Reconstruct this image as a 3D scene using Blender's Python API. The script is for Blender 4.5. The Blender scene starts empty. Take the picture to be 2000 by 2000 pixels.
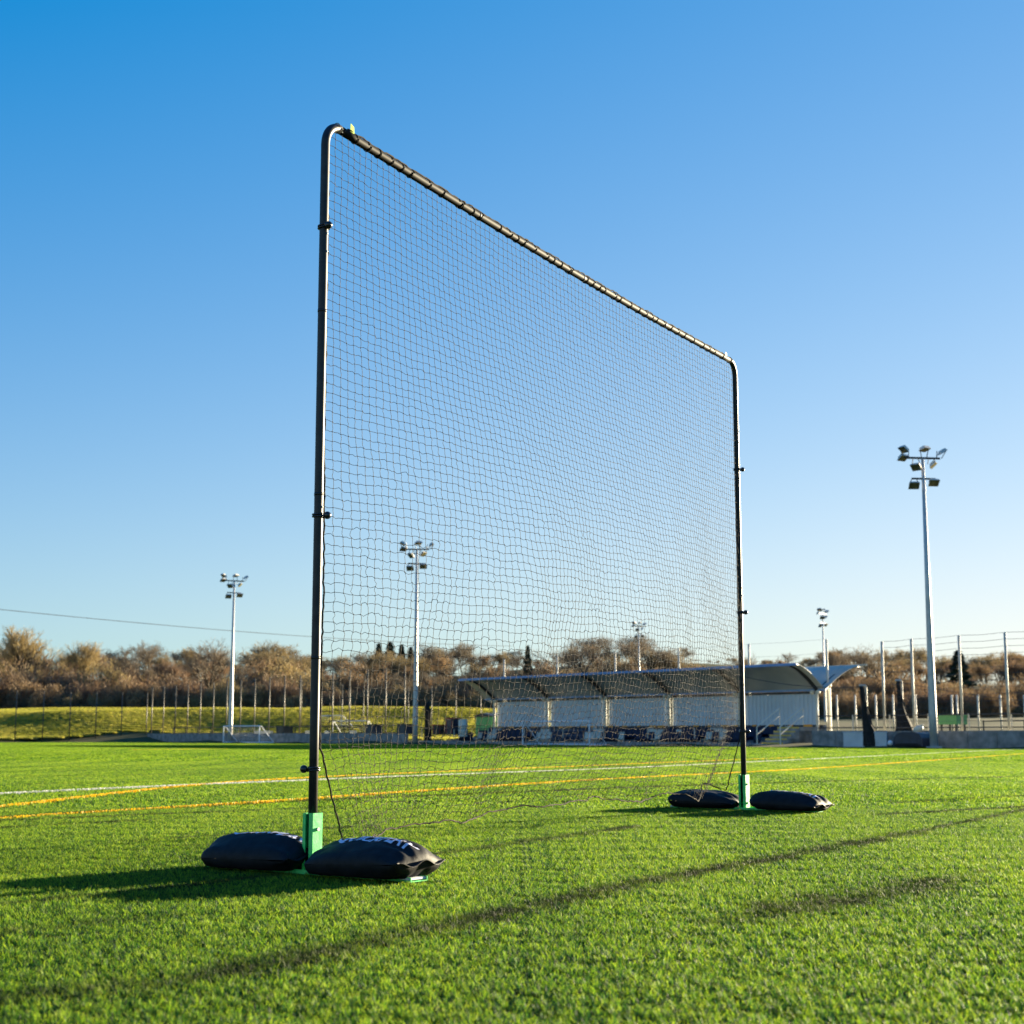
import bpy, bmesh, math, random
import numpy as np
from mathutils import Vector, Matrix, noise

# ------------------------------------------------------------------ camera, world, sun, exposure
SC = bpy.context.scene
COL = SC.collection
CAM_Z = 0.575                      # metres above the turf where the tripod stands
PITCH = math.atan(434 / 2950.0)
cd = bpy.data.cameras.new('camera'); cam = bpy.data.objects.new('camera', cd); COL.objects.link(cam)
cam.location = (0, 0, CAM_Z); cam.rotation_euler = (math.pi / 2 + PITCH, 0, 0)
cd.sensor_width = 36; cd.lens = 53.1; cd.clip_start = 0.05; cd.clip_end = 6000
cd.dof.use_dof = True; cd.dof.focus_distance = 7.8; cd.dof.aperture_fstop = 5.6
SC.camera = cam

SUN_EL, SUN_DIR = math.radians(8.0), Vector((0.77, 0.64, 0)).normalized()
w = bpy.data.worlds.new('World'); SC.world = w; w.use_nodes = True
nt = w.node_tree; bg = nt.nodes['Background']
sky = nt.nodes.new('ShaderNodeTexSky'); sky.sky_type = 'NISHITA'; sky.sun_disc = False
sky.sun_elevation = SUN_EL; sky.sun_rotation = math.atan2(SUN_DIR.x, SUN_DIR.y)
sky.air_density = 1.0; sky.dust_density = 0.1; sky.ozone_density = 2.0; sky.altitude = 0
# the clear winter sky of the photograph is bluer than the model's: one colour grade over the whole dome
sp_ = nt.nodes.new('ShaderNodeSeparateColor'); cb_ = nt.nodes.new('ShaderNodeCombineColor'); nt.links.new(sky.outputs[0], sp_.inputs[0])
def wmath(op, a, b):
    n = nt.nodes.new('ShaderNodeMath'); n.operation = op; nt.links.new(a, n.inputs[0]); n.inputs[1].default_value = b; return n.outputs[0]
nt.links.new(wmath('MAXIMUM', wmath('MULTIPLY', wmath('SUBTRACT', sp_.outputs[1], 1.28), .757), .05), cb_.inputs[0])
den = wmath('SQRT', wmath('ADD', wmath('POWER', wmath('MULTIPLY', sp_.outputs[1], 1 / 7.5), 2.0), 1.0), 0.0)
dv = nt.nodes.new('ShaderNodeMath'); dv.operation = 'DIVIDE'; nt.links.new(sp_.outputs[1], dv.inputs[0]); nt.links.new(den, dv.inputs[1])
nt.links.new(wmath('MULTIPLY', dv.outputs[0], .865), cb_.inputs[1])
nt.links.new(wmath('MULTIPLY', wmath('POWER', sp_.outputs[2], .434), 2.06), cb_.inputs[2])
nt.links.new(cb_.outputs[0], bg.inputs['Color'])
bg.inputs['Strength'].default_value = 0.05

ld = bpy.data.lights.new('sun', 'SUN'); ld.energy = 5.0; ld.angle = math.radians(0.53); ld.color = (1.0, 0.85, 0.58)
sun = bpy.data.objects.new('sun', ld); COL.objects.link(sun)
sd = Vector((SUN_DIR.x * math.cos(SUN_EL), SUN_DIR.y * math.cos(SUN_EL), math.sin(SUN_EL)))
sun.rotation_euler = sd.to_track_quat('Z', 'Y').to_euler()

SC.view_settings.view_transform = 'Standard'; SC.view_settings.look = 'None'
SC.view_settings.exposure = 2.25; SC.view_settings.gamma = 1.0
SC.render.engine = 'CYCLES'
SC.cycles.max_bounces = 6; SC.cycles.diffuse_bounces = 3; SC.cycles.transmission_bounces = 4; SC.cycles.transparent_max_bounces = 12

R = random.Random(7)

# ------------------------------------------------------------------ place: pitch crown, touchline frame, terrain
def gz(y):                                           # a turf pitch is crowned by a few centimetres
    return .08 * math.exp(-((y - 15) / 8) ** 2) - .0012 * max(0, y - 30)
U = Vector((-.62, .785)).normalized()                # along the far touchline (away to the left)
N = Vector((.785, .62)).normalized()                 # away from the pitch
W0 = Vector((15.5, 77.0))
def W(t, s=0.0):
    p = W0 + U * t + N * s
    return p
def tof(px, s=0.0):                                  # station along the touchline seen in a given column of the photograph
    k = (px - 1000) / 2950 * .99
    b = W0 + N * s
    return (b.x - k * b.y) / (-U.x + k * U.y)
CP, SP = math.cos(PITCH), math.sin(PITCH)
def zof(py, d):
    k = (1000 - py) / 2950
    return CAM_Z + d * (k * CP + SP) / (CP - k * SP)
def xof(px, d): return (px - 1000) / 2950 * d * .99
def sm(a, b, x):
    t = min(1, max(0, (x - a) / (b - a))); return t * t * (3 - 2 * t)
CORNER_T = 80.0
def terr(x, y):
    p = Vector((x, y)) - W0; t, s = p.dot(U), p.dot(N)
    if s < .3 and t < CORNER_T + .3: return gz(min(y, 140)) - .12
    z = .12
    bank = sm(134, 160, y) * sm(30, -10, x) * 3.0 + sm(120, 190, y) * sm(-10, 30, x) * 2.4
    z += bank
    z += sm(190, 330, y) * (8.5 + 3.0 * math.sin(x * .017 + 1.0) + 1.6 * math.sin(x * .051))
    z += sm(330, 900, y) * 10
    z += .45 * noise.noise(Vector((x * .09, y * .09, 3))) * sm(130, 150, y)
    return z

# ------------------------------------------------------------------ materials
def mat(name, col, rough=.6, metal=0.0, var=.15, scale=8.0, spec=.5, bump=0.0, col2=None, stretch=None, trans=0.0, coat=0.0):
    m = bpy.data.materials.new(name); m.use_nodes = True
    t = m.node_tree; b = t.nodes['Principled BSDF']
    geo = t.nodes.new('ShaderNodeTexCoord')
    mp = t.nodes.new('ShaderNodeMapping'); t.links.new(geo.outputs['Object'], mp.inputs[0])
    if stretch: mp.inputs['Scale'].default_value = stretch
    nz = t.nodes.new('ShaderNodeTexNoise'); nz.inputs['Scale'].default_value = scale; nz.inputs['Detail'].default_value = 5
    t.links.new(mp.outputs[0], nz.inputs['Vector'])
    rp = t.nodes.new('ShaderNodeValToRGB'); t.links.new(nz.outputs['Fac'], rp.inputs[0])
    c2 = col2 if col2 else tuple(min(1, c * (1 + var)) for c in col)
    c1 = col if col2 else tuple(c * (1 - var) for c in col)
    rp.color_ramp.elements[0].position = .35; rp.color_ramp.elements[1].position = .65
    rp.color_ramp.elements[0].color = (*c1, 1); rp.color_ramp.elements[1].color = (*c2, 1)
    t.links.new(rp.outputs[0], b.inputs['Base Color'])
    b.inputs['Roughness'].default_value = rough; b.inputs['Metallic'].default_value = metal
    b.inputs['Specular IOR Level'].default_value = spec
    if coat: b.inputs['Coat Weight'].default_value = coat
    if bump:
        bp = t.nodes.new('ShaderNodeBump'); bp.inputs['Strength'].default_value = bump; bp.inputs['Distance'].default_value = .01
        t.links.new(nz.outputs['Fac'], bp.inputs['Height']); t.links.new(bp.outputs[0], b.inputs['Normal'])
    if trans:
        tr = t.nodes.new('ShaderNodeBsdfTranslucent'); mx = t.nodes.new('ShaderNodeMixShader'); mx.inputs[0].default_value = trans
        t.links.new(rp.outputs[0], tr.inputs[0]); t.links.new(b.outputs[0], mx.inputs[1]); t.links.new(tr.outputs[0], mx.inputs[2])
        t.links.new(mx.outputs[0], t.nodes['Material Output'].inputs[0])
    return m

# wear and seams on the pitch, with one cast shadow painted in: world-space strips (x0, y0, x1, y1, half width, strength)
WEAR_SHADOW = [(-3.6, 9.3, -1.2, 11.2, .06, .6), (2.4, 10.2, 5.6, 12.6, .07, .65), (-8.5, 22.5, -2, 27.5, .1, .6), (3.6, 8.1, 5.0, 9.5, .06, .6), (-1.7, 3.15, -.75, 3.7, .12, .7), (-2.6, 4.9, -1.75, 5.2, .05, .6), (3.0, 6.9, 4.2, 8.4, .05, .55), (-.75, 3.7, .47, 5.91, .13, .8), (.47, 5.91, 2.3, 8.7, .12, .85), (-.45, 7.05, .75, 9.15, .09, .75),
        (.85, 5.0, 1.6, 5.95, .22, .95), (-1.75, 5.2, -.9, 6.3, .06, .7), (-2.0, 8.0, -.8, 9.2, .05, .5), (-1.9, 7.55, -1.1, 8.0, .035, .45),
        (2.0, 15.6, 6.6, 19.4, .10, .85), (-1.7, 12.0, 2.0, 15.6, .11, .75), (-3.4, 9.9, -1.7, 12.0, .07, .6),  # first strip here paints the shadow of a mast out of view
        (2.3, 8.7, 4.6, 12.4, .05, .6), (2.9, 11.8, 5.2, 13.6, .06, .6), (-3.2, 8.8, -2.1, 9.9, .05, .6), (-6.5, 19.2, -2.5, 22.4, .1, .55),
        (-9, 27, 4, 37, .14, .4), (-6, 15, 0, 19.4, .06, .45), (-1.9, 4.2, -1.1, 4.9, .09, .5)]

def turf_material(name, base_dark, stops, blades):
    m = bpy.data.materials.new(name); m.use_nodes = True
    t = m.node_tree; L = t.links; b = t.nodes['Principled BSDF']
    geo = t.nodes.new('ShaderNodeNewGeometry')
    def math_(op, a, bb=None, clamp=False):
        n = t.nodes.new('ShaderNodeMath'); n.operation = op; n.use_clamp = clamp
        for i, v in enumerate((a, bb)):
            if v is None: continue
            if isinstance(v, (int, float)): n.inputs[i].default_value = v
            else: L.new(v, n.inputs[i])
        return n.outputs[0]
    sep = t.nodes.new('ShaderNodeSeparateXYZ'); L.new(geo.outputs['Position'], sep.inputs[0])
    X, Y = sep.outputs[0], sep.outputs[1]
    nw = t.nodes.new('ShaderNodeTexNoise'); nw.inputs['Scale'].default_value = 9; nw.inputs['Detail'].default_value = 4
    L.new(geo.outputs['Position'], nw.inputs['Vector'])
    nw2 = t.nodes.new('ShaderNodeTexNoise'); nw2.inputs['Scale'].default_value = 1.3; nw2.inputs['Detail'].default_value = 3
    L.new(geo.outputs['Position'], nw2.inputs['Vector'])
    wear_shadow = None
    for (x0, y0, x1, y1, hw, st) in WEAR_SHADOW:
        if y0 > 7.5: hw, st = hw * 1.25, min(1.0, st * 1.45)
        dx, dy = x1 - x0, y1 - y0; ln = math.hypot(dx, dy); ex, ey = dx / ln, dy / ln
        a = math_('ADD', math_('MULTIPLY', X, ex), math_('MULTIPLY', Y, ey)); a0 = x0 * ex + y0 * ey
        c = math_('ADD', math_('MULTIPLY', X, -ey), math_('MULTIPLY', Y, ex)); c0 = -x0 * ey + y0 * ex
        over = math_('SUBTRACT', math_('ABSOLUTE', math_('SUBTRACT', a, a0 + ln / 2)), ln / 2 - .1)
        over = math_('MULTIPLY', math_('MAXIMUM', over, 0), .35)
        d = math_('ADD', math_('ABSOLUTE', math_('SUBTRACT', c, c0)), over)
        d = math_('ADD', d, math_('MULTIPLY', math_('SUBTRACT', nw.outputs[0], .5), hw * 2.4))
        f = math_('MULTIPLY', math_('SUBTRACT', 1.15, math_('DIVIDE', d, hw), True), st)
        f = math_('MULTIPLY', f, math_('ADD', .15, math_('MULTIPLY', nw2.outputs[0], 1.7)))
        wear_shadow = f if wear_shadow is None else math_('MAXIMUM', wear_shadow, f)
    wear_shadow = math_('MINIMUM', wear_shadow, .9)
    # broad mowing / fibre-lay tone along the pitch
    mp = t.nodes.new('ShaderNodeMapping'); mp.inputs['Rotation'].default_value = (0, 0, math.radians(29)); mp.inputs['Scale'].default_value = (1.2, .10, 1)
    L.new(geo.outputs['Position'], mp.inputs[0])
    ns = t.nodes.new('ShaderNodeTexNoise'); ns.inputs['Scale'].default_value = 1.0; ns.inputs['Detail'].default_value = 4; L.new(mp.outputs[0], ns.inputs['Vector'])
    if blades:
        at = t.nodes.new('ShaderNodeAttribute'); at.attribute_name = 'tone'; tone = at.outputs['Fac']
    else:
        nb = t.nodes.new('ShaderNodeTexNoise'); nb.inputs['Scale'].default_value = 60; L.new(geo.outputs['Position'], nb.inputs['Vector']); tone = nb.outputs[0]
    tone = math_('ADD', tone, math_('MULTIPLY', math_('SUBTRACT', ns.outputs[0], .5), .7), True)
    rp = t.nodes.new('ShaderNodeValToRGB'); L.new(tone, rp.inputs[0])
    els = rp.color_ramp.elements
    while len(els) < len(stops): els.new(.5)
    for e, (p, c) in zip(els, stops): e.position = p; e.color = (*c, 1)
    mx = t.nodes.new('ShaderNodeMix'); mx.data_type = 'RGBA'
    L.new(wear_shadow, mx.inputs[0]); L.new(rp.outputs[0], mx.inputs[6]); mx.inputs[7].default_value = (*base_dark, 1)
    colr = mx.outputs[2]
    L.new(colr, b.inputs['Base Color'])
    b.inputs['Roughness'].default_value = .5 if blades else .9; b.inputs['Specular IOR Level'].default_value = .12 if blades else .1
    if blades:
        tr = t.nodes.new('ShaderNodeBsdfTranslucent'); ms = t.nodes.new('ShaderNodeMixShader'); ms.inputs[0].default_value = .5
        L.new(colr, tr.inputs[0]); L.new(b.outputs[0], ms.inputs[1]); L.new(tr.outputs[0], ms.inputs[2])
        L.new(ms.outputs[0], t.nodes['Material Output'].inputs[0])
    return m

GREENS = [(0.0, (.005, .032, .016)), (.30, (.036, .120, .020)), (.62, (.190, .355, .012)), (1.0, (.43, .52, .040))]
M = {}
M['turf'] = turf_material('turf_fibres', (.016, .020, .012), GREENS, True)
M['turf_base'] = turf_material('turf_infill', (.012, .012, .010), [(0, (.014, .030, .008)), (1, (.030, .060, .012))], False)
M['rough_grass'] = mat('rough_grass_blades', (.26, .28, .03), .6, var=.5, scale=.25, trans=.55, col2=(.58, .50, .08))
M['ground'] = mat('rough_ground', (.045, .060, .018), .95, var=.4, scale=.2, spec=.1, bump=.3, col2=(.095, .085, .035))
M['white_fibre'] = mat('white_turf_fibre', (.62, .62, .58), .5, var=.12, scale=3, trans=.3)
M['yellow_fibre'] = mat('yellow_turf_fibre', (.78, .45, .008), .5, var=.15, scale=3, trans=.35)
M['frame'] = mat('dark_powder_coat', (.020, .019, .017), .44, .0, var=.35, scale=30, spec=.38)
M['rail'] = mat('matt_rail_coat', (.010, .009, .007), .62, var=.4, scale=25, spec=.12)
M['green_steel'] = mat('green_powder_coat', (.07, .66, .15), .4, var=.15, scale=30, bump=.2)
M['rubber'] = mat('black_rubber', (.010, .010, .012), .28, var=.2, scale=40, spec=.6)
M['cord'] = mat('net_twine', (.036, .032, .026), .7, var=.3, scale=60, spec=.08)
M['rope'] = mat('hem_rope', (.030, .025, .018), .8, var=.6, scale=150, spec=.1)
M['bag'] = mat('black_nylon', (.008, .008, .010), .62, var=.35, scale=25, spec=.22, bump=.25)
M['print'] = mat('white_print', (.62, .63, .78), .5, var=.08, scale=30)
M['tape'] = mat('fluorescent_tape', (.62, .85, .02), .5, var=.06, scale=30, trans=.4)
M['galv'] = mat('galvanised_steel', (.52, .50, .46), .42, .25, var=.10, scale=5, spec=.5)
M['lamp'] = mat('lamp_housing', (.55, .53, .48), .4, .1, var=.15, scale=6)
M['glass'] = mat('lamp_glass', (.16, .14, .06), .12, .0, var=.3, scale=4, spec=.8)
M['post'] = mat('fence_post_paint', (.085, .072, .050), .5, .1, var=.2, scale=4)
M['postlight'] = mat('galvanised_post', (.55, .50, .40), .45, .1, var=.12, scale=4)
M['wire'] = mat('fence_wire', (.05, .05, .045), .5, .2, var=.2, scale=10)
M['concrete'] = mat('concrete', (.24, .235, .22), .9, var=.3, scale=2.5, bump=.3)
M['palewall'] = mat('pale_render', (.60, .60, .58), .8, var=.1, scale=1.5)
M['clad'] = mat('pale_steel_cladding', (.50, .57, .62), .4, .1, var=.06, scale=.8)
M['roof'] = mat('canopy_sheet', (.46, .45, .38), .5, .1, var=.1, scale=.7)
M['gutter'] = mat('blue_gutter', (.16, .30, .55), .4, var=.1, scale=3)
M['steel_dark'] = mat('dark_steel', (.030, .030, .028), .45, .2, var=.2, scale=5)
M['cream'] = mat('cream_paint', (.68, .62, .48), .5, var=.08, scale=4)
M['seat'] = mat('navy_plastic', (.008, .018, .050), .6, var=.25, scale=3, spec=.2)
M['seatpale'] = mat('cream_plastic', (.50, .47, .38), .4, var=.12, scale=3)
M['orange'] = mat('orange_paint', (.85, .33, .02), .5, var=.1, scale=6)
M['yellow'] = mat('yellow_nosing', (.60, .42, .06), .6, var=.15, scale=6)
M['goal'] = mat('white_aluminium', (.80, .80, .80), .35, var=.04, scale=5)
M['blacknet'] = mat('bundled_black_net', (.016, .013, .010), .9, var=.5, scale=6, bump=.6)
M['board'] = mat('pale_board', (.55, .60, .66), .6, var=.1, scale=1.5)
M['bark'] = mat('bark', (.11, .085, .055), .9, var=.4, scale=3)
M['twigs'] = [mat('twig_olive', (.23, .172, .08), .8, var=.35, scale=.35, trans=.3), mat('twig_brown', (.25, .165, .085), .8, var=.35, scale=.35, trans=.3),
              mat('twig_grey', (.165, .130, .088), .8, var=.35, scale=.35, trans=.3), mat('twig_straw', (.33, .245, .105), .8, var=.3, scale=.35, trans=.3),
              mat('twig_russet', (.23, .145, .082), .8, var=.35, scale=.4, trans=.3)]
M['needles'] = mat('conifer_needles', (.020, .045, .018), .7, var=.4, scale=.6)
M['darkblue'] = mat('dark_blue_cover', (.012, .022, .045), .4, var=.3, scale=3, bump=.3)
M['greenpaint'] = mat('green_panel', (.10, .36, .10), .5, var=.1, scale=3)
M['red'] = mat('red_paint', (.35, .03, .02), .5, var=.2, scale=4)

# ------------------------------------------------------------------ mesh helpers
class MB:
    def __init__(s): s.v = []; s.f = []
    def add(s, vs, fs):
        o = len(s.v); s.v += [tuple(v) for v in vs]; s.f += [tuple(i + o for i in f) for f in fs]; return s
    def box(s, c, size, rot=None):
        cx, cy, cz = c; a, b, d = size[0] / 2, size[1] / 2, size[2] / 2
        vs = [Vector((x, y, z)) for x in (-a, a) for y in (-b, b) for z in (-d, d)]
        if rot is not None: vs = [rot @ v for v in vs]
        vs = [(v.x + cx, v.y + cy, v.z + cz) for v in vs]
        return s.add(vs, [(0, 1, 3, 2), (4, 6, 7, 5), (0, 4, 5, 1), (2, 3, 7, 6), (0, 2, 6, 4), (1, 5, 7, 3)])
    def tube(s, pts, r, n=8, cap=True):
        pts = [Vector(p) for p in pts]; m = len(pts)
        rs = r if isinstance(r, (list, tuple)) else [r] * m
        o = []; prev = None
        for i, p in enumerate(pts):
            d = (pts[min(i + 1, m - 1)] - pts[max(i - 1, 0)]).normalized()
            if prev is None:
                a = Vector((0, 0, 1)) if abs(d.z) < .9 else Vector((1, 0, 0))
                x = d.cross(a).normalized()
            else:
                x = (prev - d * prev.dot(d)).normalized()
            prev = x; y = d.cross(x)
            for k in range(n):
                an = 2 * math.pi * k / n
                o.append(p + (x * math.cos(an) + y * math.sin(an)) * rs[i])
        fs = [(i * n + k, i * n + (k + 1) % n, (i + 1) * n + (k + 1) % n, (i + 1) * n + k) for i in range(m - 1) for k in range(n)]
        if cap: fs += [tuple(range(n - 1, -1, -1)), tuple((m - 1) * n + k for k in range(n))]
        return s.add(o, fs)
    def sphere(s, c, r, nu=10, nv=6):
        vs = []; fs = []
        for j in range(nv + 1):
            th = math.pi * j / nv
            for i in range(nu):
                ph = 2 * math.pi * i / nu
                vs.append((c[0] + r * math.sin(th) * math.cos(ph), c[1] + r * math.sin(th) * math.sin(ph), c[2] + r * math.cos(th)))
        for j in range(nv):
            for i in range(nu): fs.append((j * nu + i, (j + 1) * nu + i, (j + 1) * nu + (i + 1) % nu, j * nu + (i + 1) % nu))
        return s.add(vs, fs)
    def prism(s, poly, thick_vec):
        n = len(poly); t = Vector(thick_vec)
        a = [Vector(p) for p in poly]; b = [p + t for p in a]
        return s.add(a + b, [tuple(range(n - 1, -1, -1)), tuple(range(n, 2 * n))] + [(i, (i + 1) % n, n + (i + 1) % n, n + i) for i in range(n)])
    def mesh(s, name, m, smooth=False):
        me = bpy.data.meshes.new(name); me.from_pydata(s.v, [], s.f); me.materials.append(m)
        if smooth: me.polygons.foreach_set('use_smooth', [True] * len(me.polygons))
        me.update(); return me
    def build(s, name, m, parent=None, smooth=False, loc=None):
        return ob(name, s.mesh(name, m, smooth), parent, loc)
def ob(name, me, parent=None, loc=None):
    o = bpy.data.objects.new(name, me); COL.objects.link(o)
    if parent is not None: o.parent = parent
    if loc is not None: o.location = loc
    return o
def tag(o, label, cat, group=None):
    o['label'] = label; o['category'] = cat
    if group: o['group'] = group
    return o
def struct(o): o['kind'] = 'structure'; return o
def thing(name, label, cat, loc=(0, 0, 0), rz=0.0, group=None):
    o = bpy.data.objects.new(name, None); COL.objects.link(o); o.empty_display_size = .2
    o.location = loc; o.rotation_euler = (0, 0, rz)
    return tag(o, label, cat, group)
def copy_tree(o, parent=None):
    c = o.copy(); COL.objects.link(c); c.parent = parent
    for ch in list(o.children): copy_tree(ch, c)
    return c
def npmesh(name, V, F, m, smooth=False, attr=None):
    """fast mesh from numpy arrays, F (k,3) or (k,4)"""
    me = bpy.data.meshes.new(name); n = F.shape[1]
    me.vertices.add(len(V)); me.vertices.foreach_set('co', np.ascontiguousarray(V, dtype=np.float32).ravel())
    me.loops.add(F.size); me.loops.foreach_set('vertex_index', np.ascontiguousarray(F, dtype=np.int32).ravel())
    me.polygons.add(len(F)); me.polygons.foreach_set('loop_start', np.arange(0, F.size, n, dtype=np.int32))
    if attr is not None:
        a = me.attributes.new('tone', 'FLOAT', 'POINT'); a.data.foreach_set('value', np.ascontiguousarray(attr, dtype=np.float32))
    me.materials.append(m); me.update(calc_edges=True); me.validate()
    if smooth: me.polygons.foreach_set('use_smooth', [True] * len(me.polygons))
    return me

# ------------------------------------------------------------------ ground, pitch
def axis(vals): return sorted(set(round(v, 3) for v in vals))
xs = axis([-1500, -1000, -700, -500, -400, -320] + list(range(-260, 261, 5)) + [320, 400, 500, 700, 1000, 1500])
ys = axis([-400, -200, -100, -50] + list(range(-20, 341, 5)) + [380, 430, 500, 600, 750, 900, 1200, 1600, 2200, 3000])
V = [(x, y, terr(x, y)) for y in ys for x in xs]; nx = len(xs)
F = [(j * nx + i, j * nx + i + 1, (j + 1) * nx + i + 1, (j + 1) * nx + i) for j in range(len(ys) - 1) for i in range(nx - 1)]
g = MB().add(V, F).build('ground', M['ground'], smooth=True); struct(g)

def pitch_in(x, y):
    p = Vector((x, y)) - W0; return p.dot(N) < -.02 and p.dot(U) < CORNER_T
# pitch sheet in touchline coordinates, following the crown
V = []; F = []
ts = [-60 + 4 * i for i in range(36)]; ss = [0] + [-.5 - 2.0 * i for i in range(56)]
for s_ in ss:
    for t_ in ts:
        p = W(t_, s_); V.append((p.x, p.y, gz(min(max(p.y, -20), 140)) - .030))
nx = len(ts)
F = [(j * nx + i, j * nx + i + 1, (j + 1) * nx + i + 1, (j + 1) * nx + i) for j in range(len(ss) - 1) for i in range(nx - 1)]
# rim so that the sheet has an edge down into the ground
pitch = MB().add(V, F).build('pitch', M['turf_base'], smooth=True); struct(pitch)

rng = np.random.default_rng(3)
def turf_tile(name, size, count, hgt, wid, m, lean=.55, mean=.52, dev=.20):
    px = rng.uniform(-size / 2, size / 2, count); py = rng.uniform(-size / 2, size / 2, count)
    # tufts: blades gather in clumps
    k = max(4, count // 7); cx = rng.uniform(-size / 2, size / 2, k); cy = rng.uniform(-size / 2, size / 2, k); ch = rng.uniform(.36, 1.18, k); ct = rng.uniform(-.26, .18, k)
    idx = rng.integers(0, k, count); cl = rng.uniform(0, 2 * np.pi, k)
    px = cx[idx] + rng.normal(0, hgt * .22, count); py = cy[idx] + rng.normal(0, hgt * .22, count)
    h = hgt * ch[idx] * rng.uniform(.75, 1.2, count)
    la = np.where(rng.random(count) < .45, 2.3 + rng.normal(0, .8, count), cl[idx] + rng.normal(0, .9, count)); lm = h * rng.uniform(.15, 1.0, count) * lean * 1.4
    fa = rng.uniform(0, np.pi, count); hw = wid / 2 * rng.uniform(.7, 1.3, count)
    tone = np.clip(mean + ct[idx] + rng.normal(0, dev, count), 0, 1)
    cols = []
    fx, fy = np.cos(fa) * hw, np.sin(fa) * hw
    def ring(fr, k2):
        z = h * (fr - .28 * fr * fr * lean) ; off = lm * fr ** 1.7
        bx, by = px + np.cos(la) * off, py + np.sin(la) * off
        return np.stack([bx - fx * k2, by - fy * k2, z], 1), np.stack([bx + fx * k2, by + fy * k2, z], 1)
    a0, b0 = ring(0, 1); a1, b1 = ring(.55, .9); a2, b2 = ring(1, .25)
    Vv = np.stack([a0, b0, a1, b1, a2, b2], 1).reshape(-1, 3)
    base = (np.arange(count) * 6)[:, None]
    Fq = np.concatenate([base + np.array([[0, 1, 3, 2]]), base + np.array([[2, 3, 5, 4]])])
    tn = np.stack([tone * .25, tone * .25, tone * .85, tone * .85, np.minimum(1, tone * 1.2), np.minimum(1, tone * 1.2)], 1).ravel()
    return npmesh(name, Vv, Fq, m, False, tn)

def scatter(name, pts, tiles, rot_max=3):
    """one object: a point mesh whose geometry-node modifier sets turf tiles on the points"""
    me = bpy.data.meshes.new(name); me.from_pydata(pts, [], []); o = ob(name, me)
    o['kind'] = 'stuff'
    ng = bpy.data.node_groups.new(name + '_nodes', 'GeometryNodeTree')
    ng.interface.new_socket('Geometry', in_out='INPUT', socket_type='NodeSocketGeometry'); ng.interface.new_socket('Geometry', in_out='OUTPUT', socket_type='NodeSocketGeometry')
    gi = ng.nodes.new('NodeGroupInput'); go = ng.nodes.new('NodeGroupOutput')
    join = ng.nodes.new('GeometryNodeGeometryToInstance')
    for tm in tiles:
        to = bpy.data.objects.new(tm.name, tm)          # never linked to the scene: only the modifier draws it
        oi = ng.nodes.new('GeometryNodeObjectInfo'); oi.inputs['Object'].default_value = to; oi.inputs['As Instance'].default_value = True
        ng.links.new(oi.outputs['Geometry'], join.inputs[0])
    ip = ng.nodes.new('GeometryNodeInstanceOnPoints'); ip.inputs['Pick Instance'].default_value = True
    ng.links.new(gi.outputs[0], ip.inputs['Points']); ng.links.new(join.outputs[0], ip.inputs['Instance'])
    rv = ng.nodes.new('FunctionNodeRandomValue'); rv.data_type = 'INT'; rv.inputs['Min'].default_value = 0; rv.inputs['Max'].default_value = len(tiles) - 1
    ng.links.new(rv.outputs[2], ip.inputs['Instance Index'])
    rr = ng.nodes.new('FunctionNodeRandomValue'); rr.data_type = 'INT'; rr.inputs['Min'].default_value = 0; rr.inputs['Max'].default_value = rot_max; rr.inputs['Seed'].default_value = 5
    mu = ng.nodes.new('ShaderNodeMath'); mu.operation = 'MULTIPLY'; mu.inputs[1].default_value = math.pi / 2; ng.links.new(rr.outputs[2], mu.inputs[0])
    cx = ng.nodes.new('ShaderNodeCombineXYZ'); ng.links.new(mu.outputs[0], cx.inputs[2]); ng.links.new(cx.outputs[0], ip.inputs['Rotation'])
    ng.links.new(ip.outputs[0], go.inputs[0])
    md = o.modifiers.new('tiles', 'NODES'); md.node_group = ng
    return o

def grid(x0, x1, y0, y1, st, ok, zf):
    out = []
    y = y0 + st / 2
    while y < y1:
        x = x0 + st / 2
        while x < x1:
            if ok(x, y): out.append((x, y, zf(x, y)))
            x += st
        y += st
    return out
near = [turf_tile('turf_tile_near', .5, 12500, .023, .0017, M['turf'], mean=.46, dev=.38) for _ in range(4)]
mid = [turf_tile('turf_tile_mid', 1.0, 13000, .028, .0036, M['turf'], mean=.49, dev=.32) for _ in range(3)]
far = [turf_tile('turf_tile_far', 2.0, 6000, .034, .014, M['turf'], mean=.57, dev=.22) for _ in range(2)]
inv = lambda x, y, m=2.5: abs(x) < .42 * y + m
tz = lambda x, y: gz(y) - .030
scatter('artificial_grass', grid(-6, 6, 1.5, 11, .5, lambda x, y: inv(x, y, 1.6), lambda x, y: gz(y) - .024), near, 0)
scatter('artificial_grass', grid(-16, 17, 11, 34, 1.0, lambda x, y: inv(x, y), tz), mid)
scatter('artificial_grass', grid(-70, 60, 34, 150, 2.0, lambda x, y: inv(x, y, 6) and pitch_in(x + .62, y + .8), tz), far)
bankt = [turf_tile('bank_tile', 1.25, 900, .24, .03, M['rough_grass'], lean=.9) for _ in range(3)]
def bank_ok(x, y):
    p = Vector((x, y)) - W0; t, s = p.dot(U), p.dot(N)
    return ((s > 9 or (s > 2.6 and t > 42)) and t > 31 or t > CORNER_T + 1.5) and inv(x, y, 8) and y > 96 and x < 6
scatter('bank_grass', grid(-90, 70, 96, 176, 1.25, bank_ok, terr), bankt)
M['bank'] = mat('meadow_soil', (.14, .17, .025), .95, var=.4, scale=.3, spec=.1, bump=.3, col2=(.26, .23, .05))
bxs = list(range(-110, 111, 4)); bys = list(range(96, 189, 3)); V = [(x, y, terr(x, y) + .02) for y in bys for x in bxs]; nx = len(bxs)
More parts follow.
